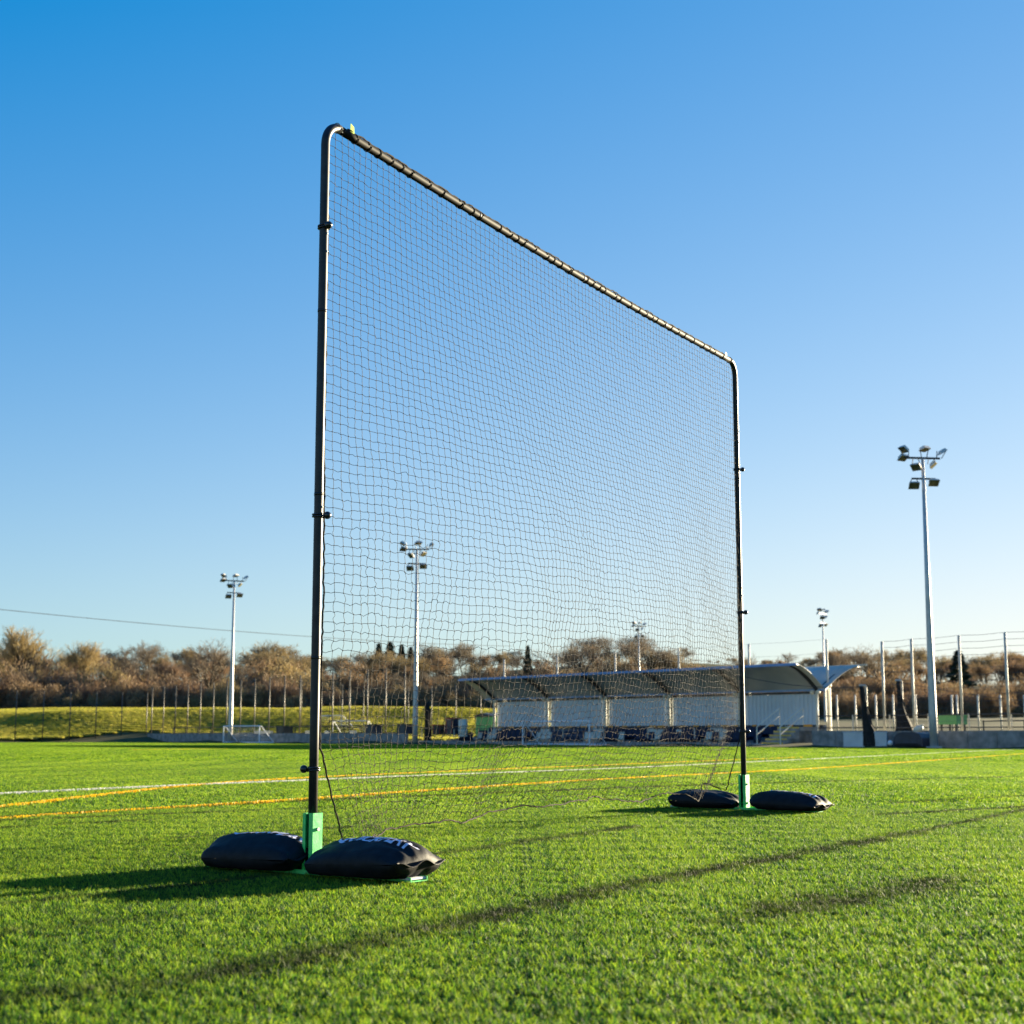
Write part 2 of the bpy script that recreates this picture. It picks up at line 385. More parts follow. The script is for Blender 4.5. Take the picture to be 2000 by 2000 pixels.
F = [(j * nx + i, j * nx + i + 1, (j + 1) * nx + i + 1, (j + 1) * nx + i) for j in range(len(bys) - 1) for i in range(nx - 1) if bank_ok(bxs[i], bys[j]) and bank_ok(bxs[i + 1], bys[j + 1])]
struct(MB().add(V, F).build('grass_bank', M['bank'], smooth=True))

# turf lines: white and yellow fibres tufted into the pitch
def turf_line(name, path, width, m, per_m=900):
    pts = [Vector(p) for p in path]; Vv = []; Ff = []
    for a, b in zip(pts, pts[1:]):
        d = b - a; ln = d.length; d.normalize(); nn = Vector((-d.y, d.x))
        lod = 1 + max(0, (a.y + b.y) / 2 - 10) / 14
        for _ in range(int(ln * per_m * width / .1 / lod)):
            p = a + d * R.uniform(0, ln) + nn * R.uniform(-width / 2, width / 2)
            z = gz(p.y) - .030; h = R.uniform(.026, .035); an = R.uniform(0, math.pi); w_ = .0035 * lod; fx, fy = math.cos(an) * w_, math.sin(an) * w_
            lx, ly = R.gauss(0, .012), R.gauss(0, .012); o = len(Vv)
            Vv += [(p.x - fx, p.y - fy, z), (p.x + fx, p.y + fy, z), (p.x + lx + fx * .5, p.y + ly + fy * .5, z + h), (p.x + lx - fx * .5, p.y + ly - fy * .5, z + h)]
            Ff.append((o, o + 1, o + 2, o + 3))
    o = ob(name, npmesh(name, np.array(Vv), np.array(Ff), m)); return struct(o)
def densify(a, b, n): a, b = Vector(a), Vector(b); return [a + (b - a) * i / n for i in range(n + 1)]
def chain(pts, n): return [q for a, b in zip(pts, pts[1:]) for q in densify(a, b, n)[:-1]] + [Vector(pts[-1])]
turf_line('white_pitch_line', chain([(-5.75, 10.9), (-4.41, 13.26), (-2.45, 16.78), (0.05, 22.42), (5.25, 32.95), (16.7, 55.39), (24.0, 69.5)], 5), .060, M['white_fibre'])
turf_line('yellow_pitch_line', chain([(-4.15, 8.3), (-3.12, 10.06), (-2.45, 11.03), (-1.68, 12.23), (-.2, 14.99), (3.33, 22.2), (12.3, 40.32), (17.5, 50.8)], 4), .044, M['yellow_fibre'])
arc = [(-3.9, 9.4), (-3.72, 11.16), (-3.54, 12.58), (-3.32, 14.43), (-3.0, 16.36), (-2.41, 18.57), (-1.4, 21.8), (-0.14, 25.25), (3.18, 31.9), (7.6, 40.0)]
turf_line('yellow_pitch_curve', arc, .042, M['yellow_fibre'])
turf_line('yellow_pitch_arc', [(-15.5, 62), (-14, 64.5), (-12.2, 65.8)], .12, M['yellow_fibre'], 700)

# ------------------------------------------------------------------ the stop net barrier
A = Vector((-.818, 6.317)); B = Vector((1.638, 10.834)); L = (B - A).length
bdir = (B - A).normalized(); nrm = Vector((bdir.y, -bdir.x))           # nrm points to the right, towards the lens
za, zb = gz(A.y), gz(B.y); HT = 3.215; RAD = .0192
def BP(s, z, off=0.0):                                                  # s 0..1 along the net, z above turf
    p = A + (B - A) * s + nrm * off
    return Vector((p.x, p.y, za + (zb - za) * s + z))
barrier = thing('stop_net_barrier', 'tall black tube framed ball stop net standing on green feet across the turf', 'net barrier', (A.x, A.y, za))
O = Vector((A.x, A.y, za))
def bl(p): return p - O
def rail_sag(s): return -.030 * math.sin(math.pi * s)
RB = .105
def post_path(s0, sgn):
    pts = [BP(s0, z) for z in (.05, .6, 1.1, 1.6, 2.1, 2.6, HT - RB)]
    for i in range(1, 9):
        a = math.pi / 2 * i / 8
        pts.append(BP(s0 + sgn * RB * (1 - math.cos(a)) / L, HT - RB + RB * math.sin(a)))
    return [bl(p) for p in pts]
for s0, sgn, lab in ((0, 1, 'near post of the net frame'), (1, -1, 'far post of the net frame')):
    pp = post_path(s0, sgn)
    po = MB().tube(pp, RAD, 16).build('post', M['frame'], barrier, True); po['label'] = lab
    for zz in (.86, 1.55, 2.35): MB().tube([bl(BP(s0, zz)), bl(BP(s0, zz + .012))], RAD + .0012, 16).build('joint_collar', M['frame'], po, True)
    for zz in (1.50, 2.62, 2.70):
        MB().sphere(bl(BP(s0, zz)) + Vector((nrm.x, nrm.y, 0)) * RAD * .9, .006, 8, 5).build('spring_button', M['galv'], po, True)
n = 40
rp = [bl(BP(RB / L + (1 - 2 * RB / L) * i / n, HT + rail_sag(RB / L + (1 - 2 * RB / L) * i / n))) for i in range(n + 1)]
rail = MB().tube(rp, RAD, 16).build('top_rail', M['rail'], barrier, True)
for i in (10, 20, 30): MB().tube([rp[i], rp[i] + (rp[i + 1] - rp[i]) * .12], RAD + .0014, 16).build('joint_collar', M['frame'], rail, True)
for s_, hh, nm in ((.040, .034, 'near'), (.966, .022, 'far')):
    c = bl(BP(s_, HT + RAD - .004)); v = Vector((bdir.x, bdir.y, 0)); k = Vector((nrm.x, nrm.y, 0))
    MB().prism([c - v * .019, c + v * .012, c + v * .009 + Vector((0, 0, hh)), c - v * .016 + Vector((0, 0, hh * 1.25))], k * .0018).build('tape_tag', M['tape'], barrier)

# net -----------------------------------------------------------------
NC, NR = 106, 76
rn = np.random.default_rng(11)
sv = np.linspace(0, 1, NC + 1); tv = np.linspace(0, 1, NR + 1)
S, T = np.meshgrid(sv, tv)                       # rows: t (0 top .. 1 bottom)
S = S * .990 + .005
side = np.clip(np.minimum(S, 1 - S) / .10, 0, 1); side = side * side * (3 - 2 * side)
edge = np.clip(np.minimum(S, 1 - S) / .30, 0, 1) ** .8
low = np.clip((T - .25) / .75, 0, 1)
bul = .27 * np.sin(np.pi * np.clip(T, 0, 1) ** 1.5 * .94) ** 1.3 * edge * (1 - .35 * S)         # belly towards the lens
lift = .135 * low ** 1.6 * np.clip(np.minimum(S, 1 - S) / .5, 0, 1) ** .7
Zt = HT - RAD * .8 + np.vectorize(rail_sag)(S)
drop = np.where(True, T, T) * 3.135
Zz = Zt - drop + lift
def smooth_noise(shape, k):
    a = rn.normal(0, 1, shape)
    for _ in range(k):
        a = (a + np.roll(a, 1, 0) + np.roll(a, -1, 0) + np.roll(a, 1, 1) + np.roll(a, -1, 1)) / 5
    return a / (a.std() + 1e-9)
def waves(kx, ky, n_=9):
    a = np.zeros(S.shape)
    for _ in range(n_):
        a += np.sin(2 * np.pi * (S * rn.uniform(-kx, kx) + T * rn.uniform(-ky, ky)) + rn.uniform(0, 6.28)) * rn.uniform(.5, 1)
    return a / a.std()
amp = .0025 + .005 * low ** 1.5
inner = np.clip(np.minimum(S, 1 - S) / .02, 0, 1) * np.clip(T / .03, 0, 1)
dS = smooth_noise(S.shape, 3) * (.0035 + .003 * low) * inner + waves(9, 3) * .008 * low * inner
dZ = smooth_noise(S.shape, 3) * amp * .8 * inner + waves(7, 2) * .012 * low ** 2 * inner
dN = waves(5, 2) * .022 * low * inner + waves(16, 3) * .007 * low ** 2 * inner
# slack folds near the lower corners and a hem that drifts off the frame line
fold = np.exp(-((S - .035) / .03) ** 2) * low ** 3
bul = bul + .015 * fold
hemdrift = -.15 * np.clip((T - .72) / .28, 0, 1) ** 1.6 * edge                    # hem trails behind the frame
inset = .036 * np.clip((T - .86) / .14, 0, 1) * (np.clip(1 - S / .22, 0, 1) - .8 * np.clip(1 - (1 - S) / .20, 0, 1))
Sx = S + dS / L + inset; Zf = np.maximum(Zz + dZ, .03 + .02 * rn.random(S.shape)); Of = bul + dN + hemdrift
# hem of the net rests on the far left sandbag
restm = np.exp(-((S - .95) / .07) ** 2)
Zf = np.where(T > .9, np.maximum(Zf, .03 + .15 * restm), Zf)
Of = Of - .10 * restm * np.clip((T - .85) / .15, 0, 1)
NX = A.x + (B.x - A.x) * Sx + nrm.x * Of; NY = A.y + (B.y - A.y) * Sx + nrm.y * Of; NZ = za + (zb - za) * Sx + Zf
NP = np.stack([NX, NY, NZ], -1) - np.array(O)
def cords(P0, P1, sagz, rad, segs=3):
    """tubes of triangular section between node arrays"""
    k = len(P0); d = P1 - P0; ln = np.linalg.norm(d, axis=1, keepdims=True); dn = d / np.maximum(ln, 1e-6)
    ref = np.where(np.abs(dn[:, 2:3]) < .9, np.array([[0, 0, 1.]]), np.array([[1., 0, 0]]))
    x = np.cross(dn, ref); x /= np.linalg.norm(x, axis=1, keepdims=True); y = np.cross(dn, x)
    w1, w2 = rn.normal(0, 1, (k, 1)) * sagz, rn.normal(0, 1, (k, 1)) * sagz
    Vv = []
    for i in range(segs + 1):
        f = i / segs; bw = math.sin(math.pi * f)
        c = P0 + d * f + (x * w1 + y * w2) * bw + (x * w2 - y * w1) * math.sin(2 * math.pi * f) * .6
        for a in (0, 2.094, 4.189):
            Vv.append(c + (x * math.cos(a) + y * math.sin(a)) * rad)
    Vv = np.stack(Vv, 1); q = 3 * (segs + 1); Fq = []
    for i in range(segs):
        for j in range(3): Fq.append((3 * i + j, 3 * i + (j + 1) % 3, 3 * i + 3 + (j + 1) % 3, 3 * i + 3 + j))
    Fq = (np.arange(k) * q)[:, None, None] + np.array(Fq)[None]
    return Vv.reshape(-1, 3), Fq.reshape(-1, 4)
H0, H1 = NP[1:, :-1].reshape(-1, 3), NP[1:, 1:].reshape(-1, 3); V0, V1 = NP[:-1].reshape(-1, 3), NP[1:].reshape(-1, 3)
lowh = low[1:, :-1].reshape(-1, 1); lowv = low[:-1].reshape(-1, 1)
va, fa = cords(H0, H1, .0020 + .0034 * lowh, .00130)
vb, fb = cords(V0, V1, .0012 + .0028 * lowv, .00118)
kc = NP.reshape(-1, 3); kr = .0032
oct_ = np.array([[1, 0, 0], [-1, 0, 0], [0, 1, 0], [0, -1, 0], [0, 0, 1], [0, 0, -1]]) * kr
vk = (kc[:, None] + oct_[None]).reshape(-1, 3)
tri = np.array([[0, 2, 4], [2, 1, 4], [1, 3, 4], [3, 0, 4], [2, 0, 5], [1, 2, 5], [3, 1, 5], [0, 3, 5]])
fk = ((np.arange(len(kc)) * 6)[:, None, None] + tri[None]).reshape(-1, 3)
net = ob('net', npmesh('net', np.concatenate([va, vb]), np.concatenate([fa, fb + len(va)]), M['cord']), barrier)
net['label'] = 'black knotted square mesh net hanging slack from the top rail'
kn = ob('knots', npmesh('knots', vk, fk, M['cord']), net); kn['kind'] = 'stuff'
def rope(pts, r, name):
    P = []
    for i in range(len(pts) - 1):
        for f in (0, .5):
            p = Vector(pts[i]).lerp(Vector(pts[i + 1]), f); P.append(p + Vector((R.gauss(0, .002), R.gauss(0, .002), R.gauss(0, .002))))
    return MB().tube(P, r, 6).build(name, M['rope'], net, True)
rope(NP[-1], .0036, 'hem_rope'); rope(NP[:, 0], .0042, 'edge_rope'); rope(NP[:, -1], .0038, 'edge_rope')
rope([Vector(p) + Vector((0, 0, RAD * .8 + RAD + .003 + R.uniform(0, .006))) for p in NP[0, 3:-3]], .004, 'head_rope')
lac = MB()
i = 1
while i < NC:
    c = Vector(NP[0, i]) + Vector((0, 0, RAD * .8)); k = Vector((nrm.x, nrm.y, 0)); v = Vector((bdir.x, bdir.y, 0)); sl = R.uniform(-.02, .03); rr = RAD + .0025
    lac.tube([c + k * math.cos(a) * rr + Vector((0, 0, math.sin(a) * rr)) + v * sl * a / 6.28 for a in [6.283 * q / 12 for q in range(13)]], .0022, 4, False)
    i += R.choice((1, 2, 2, 3, 3, 4))
lo = lac.build('lacing', M['rope'], net, True); lo['kind'] = 'stuff'

# bungee ties
def bungee(s0, z, ang):
    c = bl(BP(s0, z)); d = Vector((math.cos(ang), math.sin(ang), 0)); e = Vector((-d.y, d.x, 0))
    mb = MB().tube([c + (d * math.cos(a) + e * math.sin(a)) * (RAD + .005) + Vector((0, 0, -.009 + .018 * a / 12.3 + .003 * math.sin(a))) for a in [.2 + 11.9 * q / 30 for q in range(31)]], .0042, 6)
    o = mb.build('bungee_tie', M['rubber'], barrier, True)
    MB().sphere(c + d * (RAD + .021), .0165, 14, 10).build('toggle_ball', M['rubber'], o, True)
bungee(0, zof(444, 6.317) - za, -.9); bungee(0, zof(1007, 6.317) - za, -.25); bungee(0, zof(1502, 6.317) - za, 3.3)
bungee(1, zof(917, 10.83) - zb, -.2); bungee(1, zof(1196, 10.83) - zb, -.3); bungee(1, zof(1428, 10.83) - zb, -.5)

# green feet
FD = Vector((.80, -.60)).normalized(); FN = Vector((.60, .80)).normalized()
FA = math.atan2(FD.y, FD.x)
def foot(P, z0):
    c = Vector((P.x, P.y, z0)) - O; d = Vector((FD.x, FD.y, 0)); e = Vector((FN.x, FN.y, 0)); up = Vector((0, 0, 1))
    rot = Matrix.Rotation(FA, 4, 'Z').to_3x3()
    h = .245; w2, e1, e0, th = .029, .028, -.028, .004
    out = [(-.014, e0), (-w2, e0), (-w2, e1), (w2, e1), (w2, e0), (.006, e0), (.006, e0 + .012)]
    inn = [(.006 + th, e0 + .012), (.006 + th, e0 + th), (w2 - th, e0 + th), (w2 - th, e1 - th), (-w2 + th, e1 - th), (-w2 + th, e0 + th), (-.014, e0 + th)]
    b = MB().prism([c + d * x + e * y + up * .010 for x, y in out + inn], up * h).build('base_bracket', M['green_steel'], barrier)
    for q in (.06, .19): MB().tube([c + up * q + d * (w2 - .001), c + up * q + d * (w2 + .006)], .008, 6).build('bolt', M['galv'], b)
    p = MB().prism([c + d * -.575 + e * y + up * z for y, z in ((-.05, .012), (.05, .012), (.05, .030), (.046, .030), (.046, .016), (-.046, .016), (-.046, .030), (-.05, .030))], d * 1.15).build('foot_plate', M['green_steel'], barrier)
    for q in (-.55, .545): MB().box(c + up * .024 + d * q, (.05, .104, .008), rot).build('foot_end', M['board'], p)
foot(A, za - .024); foot(B, zb - .024)

# sandbags
BLX, BLY = .272, .150
def bag_shape(u, v, seed, top=True):
    rc = .16 if u < 0 else .05
    x = BLX * u * (1 - rc * abs(v) ** 3 * u * u); y = BLY * v * (1 - (.10 if u < 0 else .03) * u ** 4)
    f = max(0, (1 - abs(u) ** 3.0)) ** .5 * max(0, (1 - abs(v) ** 2.0)) ** .5
    nz = noise.noise(Vector((v * 2, seed, 0)))
    wr = .013 * abs(u) ** 4 * (1 - u * u) * 4 * math.sin(12 * v + seed * 2.1 + 3 * nz) + .005 * noise.noise(Vector((u * 3 + seed, v * 3, 1.7))) + .003 * noise.noise(Vector((u * 9 + seed, v * 9, 4.7)))
    zm = .068 + .012 * u * math.sin(seed) + .006 * math.sin(5 * v + seed)
    if top: z = zm + .092 * f + wr * f ** .35
    else: z = max(.022, zm - .085 * f + wr * .6)
    return Vector((x, y, z))
def sandbag(label, P, z0, along, seed, flip=1, text=True, yaw=0.0, zs=1.0):
    loc = Vector((P.x + FD.x * along, P.y + FD.y * along, z0 - .022))
    t = thing('sandbag', label, 'sandbag', loc, FA + yaw, 'sandbags weighing down the net feet')
    nu, nv = 44, 30; V = []; F = []
    for top in (True, False):
        o = len(V)
        for i in range(nu + 1):
            for j in range(nv + 1):
                u, v = -1 + 2 * i / nu, -1 + 2 * j / nv
                u, v = math.sin(u * math.pi / 2), math.sin(v * math.pi / 2)
                q = bag_shape(u, v, seed, top); V.append((q.x, q.y, q.z * zs))
        for i in range(nu):
            for j in range(nv):
                a = o + i * (nv + 1) + j; q = (a, a + nv + 1, a + nv + 2, a + 1); F.append(q if top else q[::-1])
    body = MB().add(V, F).build('bag_body', M['bag'], t, True)
    bm = bmesh.new(); bm.from_mesh(body.data); bmesh.ops.remove_doubles(bm, verts=bm.verts, dist=.0004); bm.to_mesh(body.data); bm.free()
    body.data.polygons.foreach_set('use_smooth', [True] * len(body.data.polygons))
    # flat stitched end seams
    for e in (1,):
        m = MB(); n_ = 24; V = []; F = []
        for j in range(n_ + 1):
            v = -1 + 2 * j / n_; q = bag_shape(e, v, seed, True)
            for k, (dx, dz) in enumerate(((-.010, .002), (.014, .003 + .007 * math.sin(7 * v + seed)), (.014, -.001 + .007 * math.sin(7 * v + seed)), (-.010, -.003))):
                V.append((q.x + e * dx, q.y, q.z * zs + dz))
        for j in range(n_):
            for k in range(4): a = j * 4; F.append((a + k, a + (k + 1) % 4, a + 4 + (k + 1) % 4, a + 4 + k))
        F += [(0, 1, 2, 3), tuple(n_ * 4 + k for k in (3, 2, 1, 0))]
        m.add(V, F).build('end_seam', M['bag'], t, True)
    if text:
        cu = bpy.data.curves.new('lettering', 'FONT'); cu.body = 'QUICKPLAY'; cu.size = .080; cu.shear = .25; cu.offset = .0022; cu.align_x = 'CENTER'; cu.align_y = 'CENTER'; cu.space_character = .98
        to = bpy.data.objects.new('lettering', cu); COL.objects.link(to)
        bpy.context.view_layer.update()
        me = bpy.data.meshes.new_from_object(to); bpy.data.objects.remove(to)
        bm = bmesh.new(); bm.from_mesh(me)
        bmesh.ops.triangulate(bm, faces=bm.faces)
        for _ in range(2): bmesh.ops.subdivide_edges(bm, edges=[e for e in bm.edges if e.calc_length() > .012], cuts=1)
        for v in bm.verts:
            x, y = v.co.x * .88 + .045, v.co.y - .022
            u, vv = max(-.97, min(.97, x / BLX)), max(-.97, min(.97, y / BLY))
            for _ in range(3):
                q = bag_shape(u, vv, seed); u = max(-.98, min(.98, u + (x - q.x) / BLX)); vv = max(-.98, min(.98, vv + (y - q.y) / BLY))
            q = bag_shape(u, vv, seed); v.co = Vector((q.x, q.y, q.z * zs + .0022))
        me2 = bpy.data.meshes.new('lettering'); bm.to_mesh(me2); bm.free(); me2.materials.append(M['print'])
        ob('lettering', me2, t)
    return t
sandbag('black sandbag with white lettering, front right of the nearest green foot', A, za, .318, 1.3)
sandbag('black sandbag with white lettering, left of and behind the nearest green foot', A, za, -.285, 2.6, yaw=.05)
sandbag('black sandbag at the far post, right of the green foot, flatter end towards right', B, zb, .345, 4.1, yaw=-.04, zs=.92)
sandbag('black sandbag at the far post with the net hem lying over it', B, zb, -.31, 5.5, text=False, yaw=.06, zs=.88)

# ------------------------------------------------------------------ floodlight masts
MAST_H = 13.35
def lamp(parent, c, yaw, pitch, sc=1.0):
    rot = Matrix.Rotation(yaw, 3, 'Z') @ Matrix.Rotation(pitch, 3, 'X')
    def tr(p): return Vector(c) + rot @ (Vector(p) * sc)
    a, b, d1, h = .31, .24, .10, .16          # front faces -Y when pitch = 0
    front = [tr((-a, -.12, -b)), tr((a, -.12, -b)), tr((a, -.12, b)), tr((-a, -.12, b))]
    back = [tr((-a * .75, .06, -b * .3)), tr((a * .75, .06, -b * .3)), tr((a * .75, .06, b * .8)), tr((-a * .75, .06, b * .8))]
    hsg = MB().add(front + back, [(0, 1, 2, 3), (7, 6, 5, 4), (0, 4, 5, 1), (1, 5, 6, 2), (2, 6, 7, 3), (3, 7, 4, 0)]).build('lamp_housing', M['lamp'], parent)
    MB().prism([tr((-a * .92, -.1225, -b * .9)), tr((a * .92, -.1225, -b * .9)), tr((a * .92, -.1225, b * .9)), tr((-a * .92, -.1225, b * .9))], rot @ Vector((0, -.008, 0))).build('lamp_glass', M['glass'], hsg)
    return hsg
def mast(label, px, d, h, rz, heads='full', sc=1.0, base_s=.0, z=None):
    X = xof(px, d); z0 = terr(X, d) if z is None else z
    t = thing('floodlight_mast', label, 'floodlight', (X, d, z0), rz, 'floodlight masts round the pitch')
    MB().tube([(0, 0, 0), (0, 0, 1.6), (0, 0, h * .5), (0, 0, h)], [.19 * sc, .185 * sc, .13 * sc, .075 * sc], 14).build('pole', M['galv'], t, True)
    MB().box((0, 0, .03), (.55, .55, .06)).build('base_plate', M['galv'], t)
    if heads == 'full':
        MB().box((0, 0, h), (1.72, .09, .09)).build('crossarm', M['steel_dark'], t)
        MB().box((0, 0, h - 1.0), (1.15, .08, .08)).build('crossarm', M['steel_dark'], t)
        spots = [(-.95, -.15, .42, -.45, 2.35), (-.95, .12, .06, .35, 2.2), (0.08, -.05, .48, 0.1, 1.9), (.95, .0, .36, .55, 2.2),
                 (-.36, -.12, -.42, -.25, 2.45), (.42, -.10, -.30, .3, 2.4), (-.45, .1, -1.28, .1, 1.95), (.45, -.1, -1.16, -.15, 1.9)]
        for (x, y, dz, yaw, pt) in spots:
            z = h + dz
            hh = lamp(t, (x, y, z), yaw * 2.2 + (-.35 if x < 0 else .35), 1.0 + (2.2 - pt) * .8 - (.45 if dz < -.8 else 0), .82)
            arm_z = h if dz > -.8 else h - 1.0
            ax = max(-.82, min(.82, x)) if dz > -.8 else max(-.55, min(.55, x))
            for q in (-1, 1): MB().tube([(ax + .12 * q, 0, arm_z), (x + .22 * q, y, z)], .022, 5).build('bracket', M['steel_dark'], hh)
    else:
        MB().box((0, 0, h), (1.9, .1, .1)).build('crossarm', M['steel_dark'], t)
        for x in (-.75, .05, .75): lamp(t, (x, -.05, h + .25), .1 * x, .55, 1.15)
    return t
mast('tallest galvanised floodlight mast with eight lamps right of the shelter', 1823, 71.0, MAST_H + .32, .12, z=gz(71))
mast('galvanised floodlight mast seen through the middle of the net', 811, 104.0, MAST_H, .05, z=gz(104))
mast('galvanised floodlight mast behind the small goal on the left', 450, 125.5, MAST_H, .5, z=gz(125))
mast('distant thin floodlight mast rising behind the right end of the shelter', 1613, 165, 13.0, .9, 'full', .8, z=.6)
mast('distant thin floodlight mast seen through the net above the shelter roof', 1250, 190, 13.2, .7, 'full', .8, z=.8)

# ------------------------------------------------------------------ covered stand
RZ = math.atan2(-U.y, -U.x)             # local +X runs right (towards smaller t), +Y runs away from the pitch
def local_frame(name, label, cat, t, s, z, group=None):
    p = W(t, s); return thing(name, label, cat, (p.x, p.y, z), RZ, group)
GS = -.05
T_L, T_R = 35.2, 4.6
stand = local_frame('spectator_stand', 'long open fronted spectator shelter with butterfly canopy and pale corrugated back wall', 'stand', T_L, 0, GS)
LEN = T_L - T_R
def sx(t): return T_L - t
PT = [34.4 - 5.87 * i for i in range(6)]
# terraces
for k, (s0, z1) in enumerate(((.0, .10), (1.3, .14), (2.5, .28), (3.7, .44))):
    MB().box((LEN / 2 + .6, (s0 + 6.4) / 2 + .002 * k, z1 / 2 - .2 + .001 * k), (LEN + 1.0 - .01 * k, 6.4 - s0, z1 + .4)).build('terrace_step', M['concrete'], stand)
# cladding wall: ribbed sheets between posts
for i in range(5):
    x0, x1 = sx(PT[i]) + .12, sx(PT[i + 1]) - .12
    prof = []; x = x0
    V = []; F = []; q = 0
    while x < x1 - .01:
        for dx, dy in ((0, 0), (.12, 0), (.15, .05), (.27, .05)):
            V += [(x + dx, 6.0 + dy, 1.14), (x + dx, 6.0 + dy, 2.86), (x + dx, 6.03 + dy, 2.86), (x + dx, 6.03 + dy, 1.14)]
        x += .30
    kk = len(V) // 4
    for a in range(kk - 1):
        for b in range(4): F.append((a * 4 + b, a * 4 + (b + 1) % 4, a * 4 + 4 + (b + 1) % 4, a * 4 + 4 + b))
    MB().add(V, F).build('cladding_sheet', M['clad'], stand)
MB().box((LEN / 2, 5.93, 1.09), (LEN - .4, .10, .10)).build('wall_kerb', M['steel_dark'], stand)
MB().box((LEN / 2, 6.10, .76), (LEN - .2, .12, .74)).build('rear_plinth', M['concrete'], stand)
MB().box((LEN / 2, 5.97, 2.93), (LEN - .4, .12, .10)).build('wall_beam', M['steel_dark'], stand)
for i in range(24):
    x = 1.4 + i * 1.27 + R.uniform(-.3, .3)
    if x < LEN - .6: MB().box((x, 5.865, 1.10), (R.choice((.3, .45, .45, .6)), .03, .13)).build('row_marker', M['orange'], stand)
# canopy section: (y, z)
def canopy_y(f): return 6.0 - 2.15 * f, 3.0 + 1.36 * math.sin(min(1, f) * math.pi / 2 * .92) ** .8
FRONT = [(6.0 - 2.35 * (i / 10), 3.02 + 1.36 * math.sin(math.pi / 2 * .9 * (i / 10)) / math.sin(math.pi / 2 * .9)) for i in range(11)]
BACK = [(6.0 + 3.6 * (i / 10), 3.02 + 1.48 * math.sin(math.pi / 2 * (i / 10)) ** .9) for i in range(11)]
def wing(prof, nm, x0, x1):
    V = []; F = []
    for (y, z) in prof:
        V += [(x0, y, z), (x1, y, z), (x1, y, z + .05), (x0, y, z + .05)]
    for a in range(len(prof) - 1):
        for b in range(4): F.append((a * 4 + b, a * 4 + (b + 1) % 4, a * 4 + 4 + (b + 1) % 4, a * 4 + 4 + b))
    F += [(0, 1, 2, 3), tuple((len(prof) - 1) * 4 + k for k in (3, 2, 1, 0))]
    return MB().add(V, F).build(nm, M['roof'], stand, True)
for i in range(5):
    xa = sx(PT[i]) if i else -.4; xb = sx(PT[i + 1]) if i < 4 else LEN + .05
    wing(FRONT, 'canopy_panel', xa + .004, xb - .004); wing(BACK, 'canopy_panel', xa + .004, xb - .004)
MB().box((LEN / 2 - .2, FRONT[-1][0] - .06, FRONT[-1][1] + .03), (LEN + .5, .11, .14)).build('gutter', M['gutter'], stand)
MB().box((LEN / 2 - .2, BACK[-1][0] + .05, BACK[-1][1] + .03), (LEN + .5, .09, .10)).build('rear_edge_trim', M['cream'], stand)
MB().box((LEN / 2 - .2, 5.98, 3.06), (LEN + .4, .34, .09)).build('valley_gutter', M['gutter'], stand)
for i in range(6):
    x = sx(PT[i]); x = min(x, LEN - .1)
    p = MB().tube([(x, 5.82, .4), (x, 5.82, 3.0)], .085, 10).build('stand_post', M['cream'], stand, True)
    for q in (-.22, .22): MB().sphere((x + q, 5.70, 2.94), .13, 8, 6).build('wall_lamp', M['cream'], p, True)
    for prof in (FRONT, BACK):
        pts = [(x, y, z - .06) for (y, z) in prof]
        pts[0] = (x, 5.9, 2.96)
        MB().tube(pts, [.115] * 6 + [.10, .085, .07, .055, .045], 6).build('canopy_arm', M['steel_dark'], stand, True)
# seats
sm_ = MB()
sm_.prism([(-.215, y, z) for y, z in ((-.18, .16), (-.20, .22), (.12, .20), (.20, .62), (.25, .62), (.20, .14), (.16, 0), (.08, 0), (.08, .14))], (.43, 0, 0))
seat_me = sm_.mesh('seat', M['seat']); seat_pale = sm_.mesh('seat', M['seatpale'])
for row, (s0, z0) in enumerate(((1.75, .142), (2.95, .283), (4.2, .444))):
    k = 0; x = 2.2
    while x < LEN - 1.2:
        inblock = (x % 9.4) > .9
        if inblock and R.random() > .04:
            pale = (int(x * 2.1) + row * 3) % 11 in (0, 1) or R.random() < .06
            o = ob('seat', seat_pale if pale else seat_me, stand, (x, s0, z0))
        x += .52
# front kerb wall of the stand
nk = 12
for i in range(nk):
    MB().box((LEN * (i + .5) / nk, -.10, .06), (LEN / nk - .02, .12, .26)).build('front_panel', M['concrete'], stand)
MB().tube([(.2, -.1, .98), (LEN - .2, -.1, .98)], .03, 6).build('front_rail', M['steel_dark'], stand)
for i in range(9):
    MB().tube([(.4 + i * (LEN - .8) / 8, -.1, .4), (.4 + i * (LEN - .8) / 8, -.1, 1.0)], .03, 6).build('rail_post', M['postlight'], stand)

# stair at the right end of the stand
stair = local_frame('concrete_stair', 'short concrete stair with yellow step edges at the right end of the shelter', 'stairs', 3.6, .2, GS)
for k in range(5):
    st = MB().box((.2, .2 + .32 * k + .6, .11 + .10 * k), (1.5, 1.5, .2 + .2 * k)).build('step', M['concrete'], stair)
    MB().box((.2, .2 + .32 * k - .152, .16 + .20 * k), (1.5, .012, .07)).build('step_edge', M['yellow'], st)
for x in (-.62, 1.0):
    m = MB()
    hr = m.tube([(x, -.2, .1), (x, -.2, 1.0), (x, 1.6, 2.0), (x, 1.6, 1.1)], .035, 6).build('handrail', M['cream'], stair)
    MB().tube([(x, -.2, .62), (x, 1.6, 1.6)], .03, 6).build('lower_rail', M['cream'], hr)

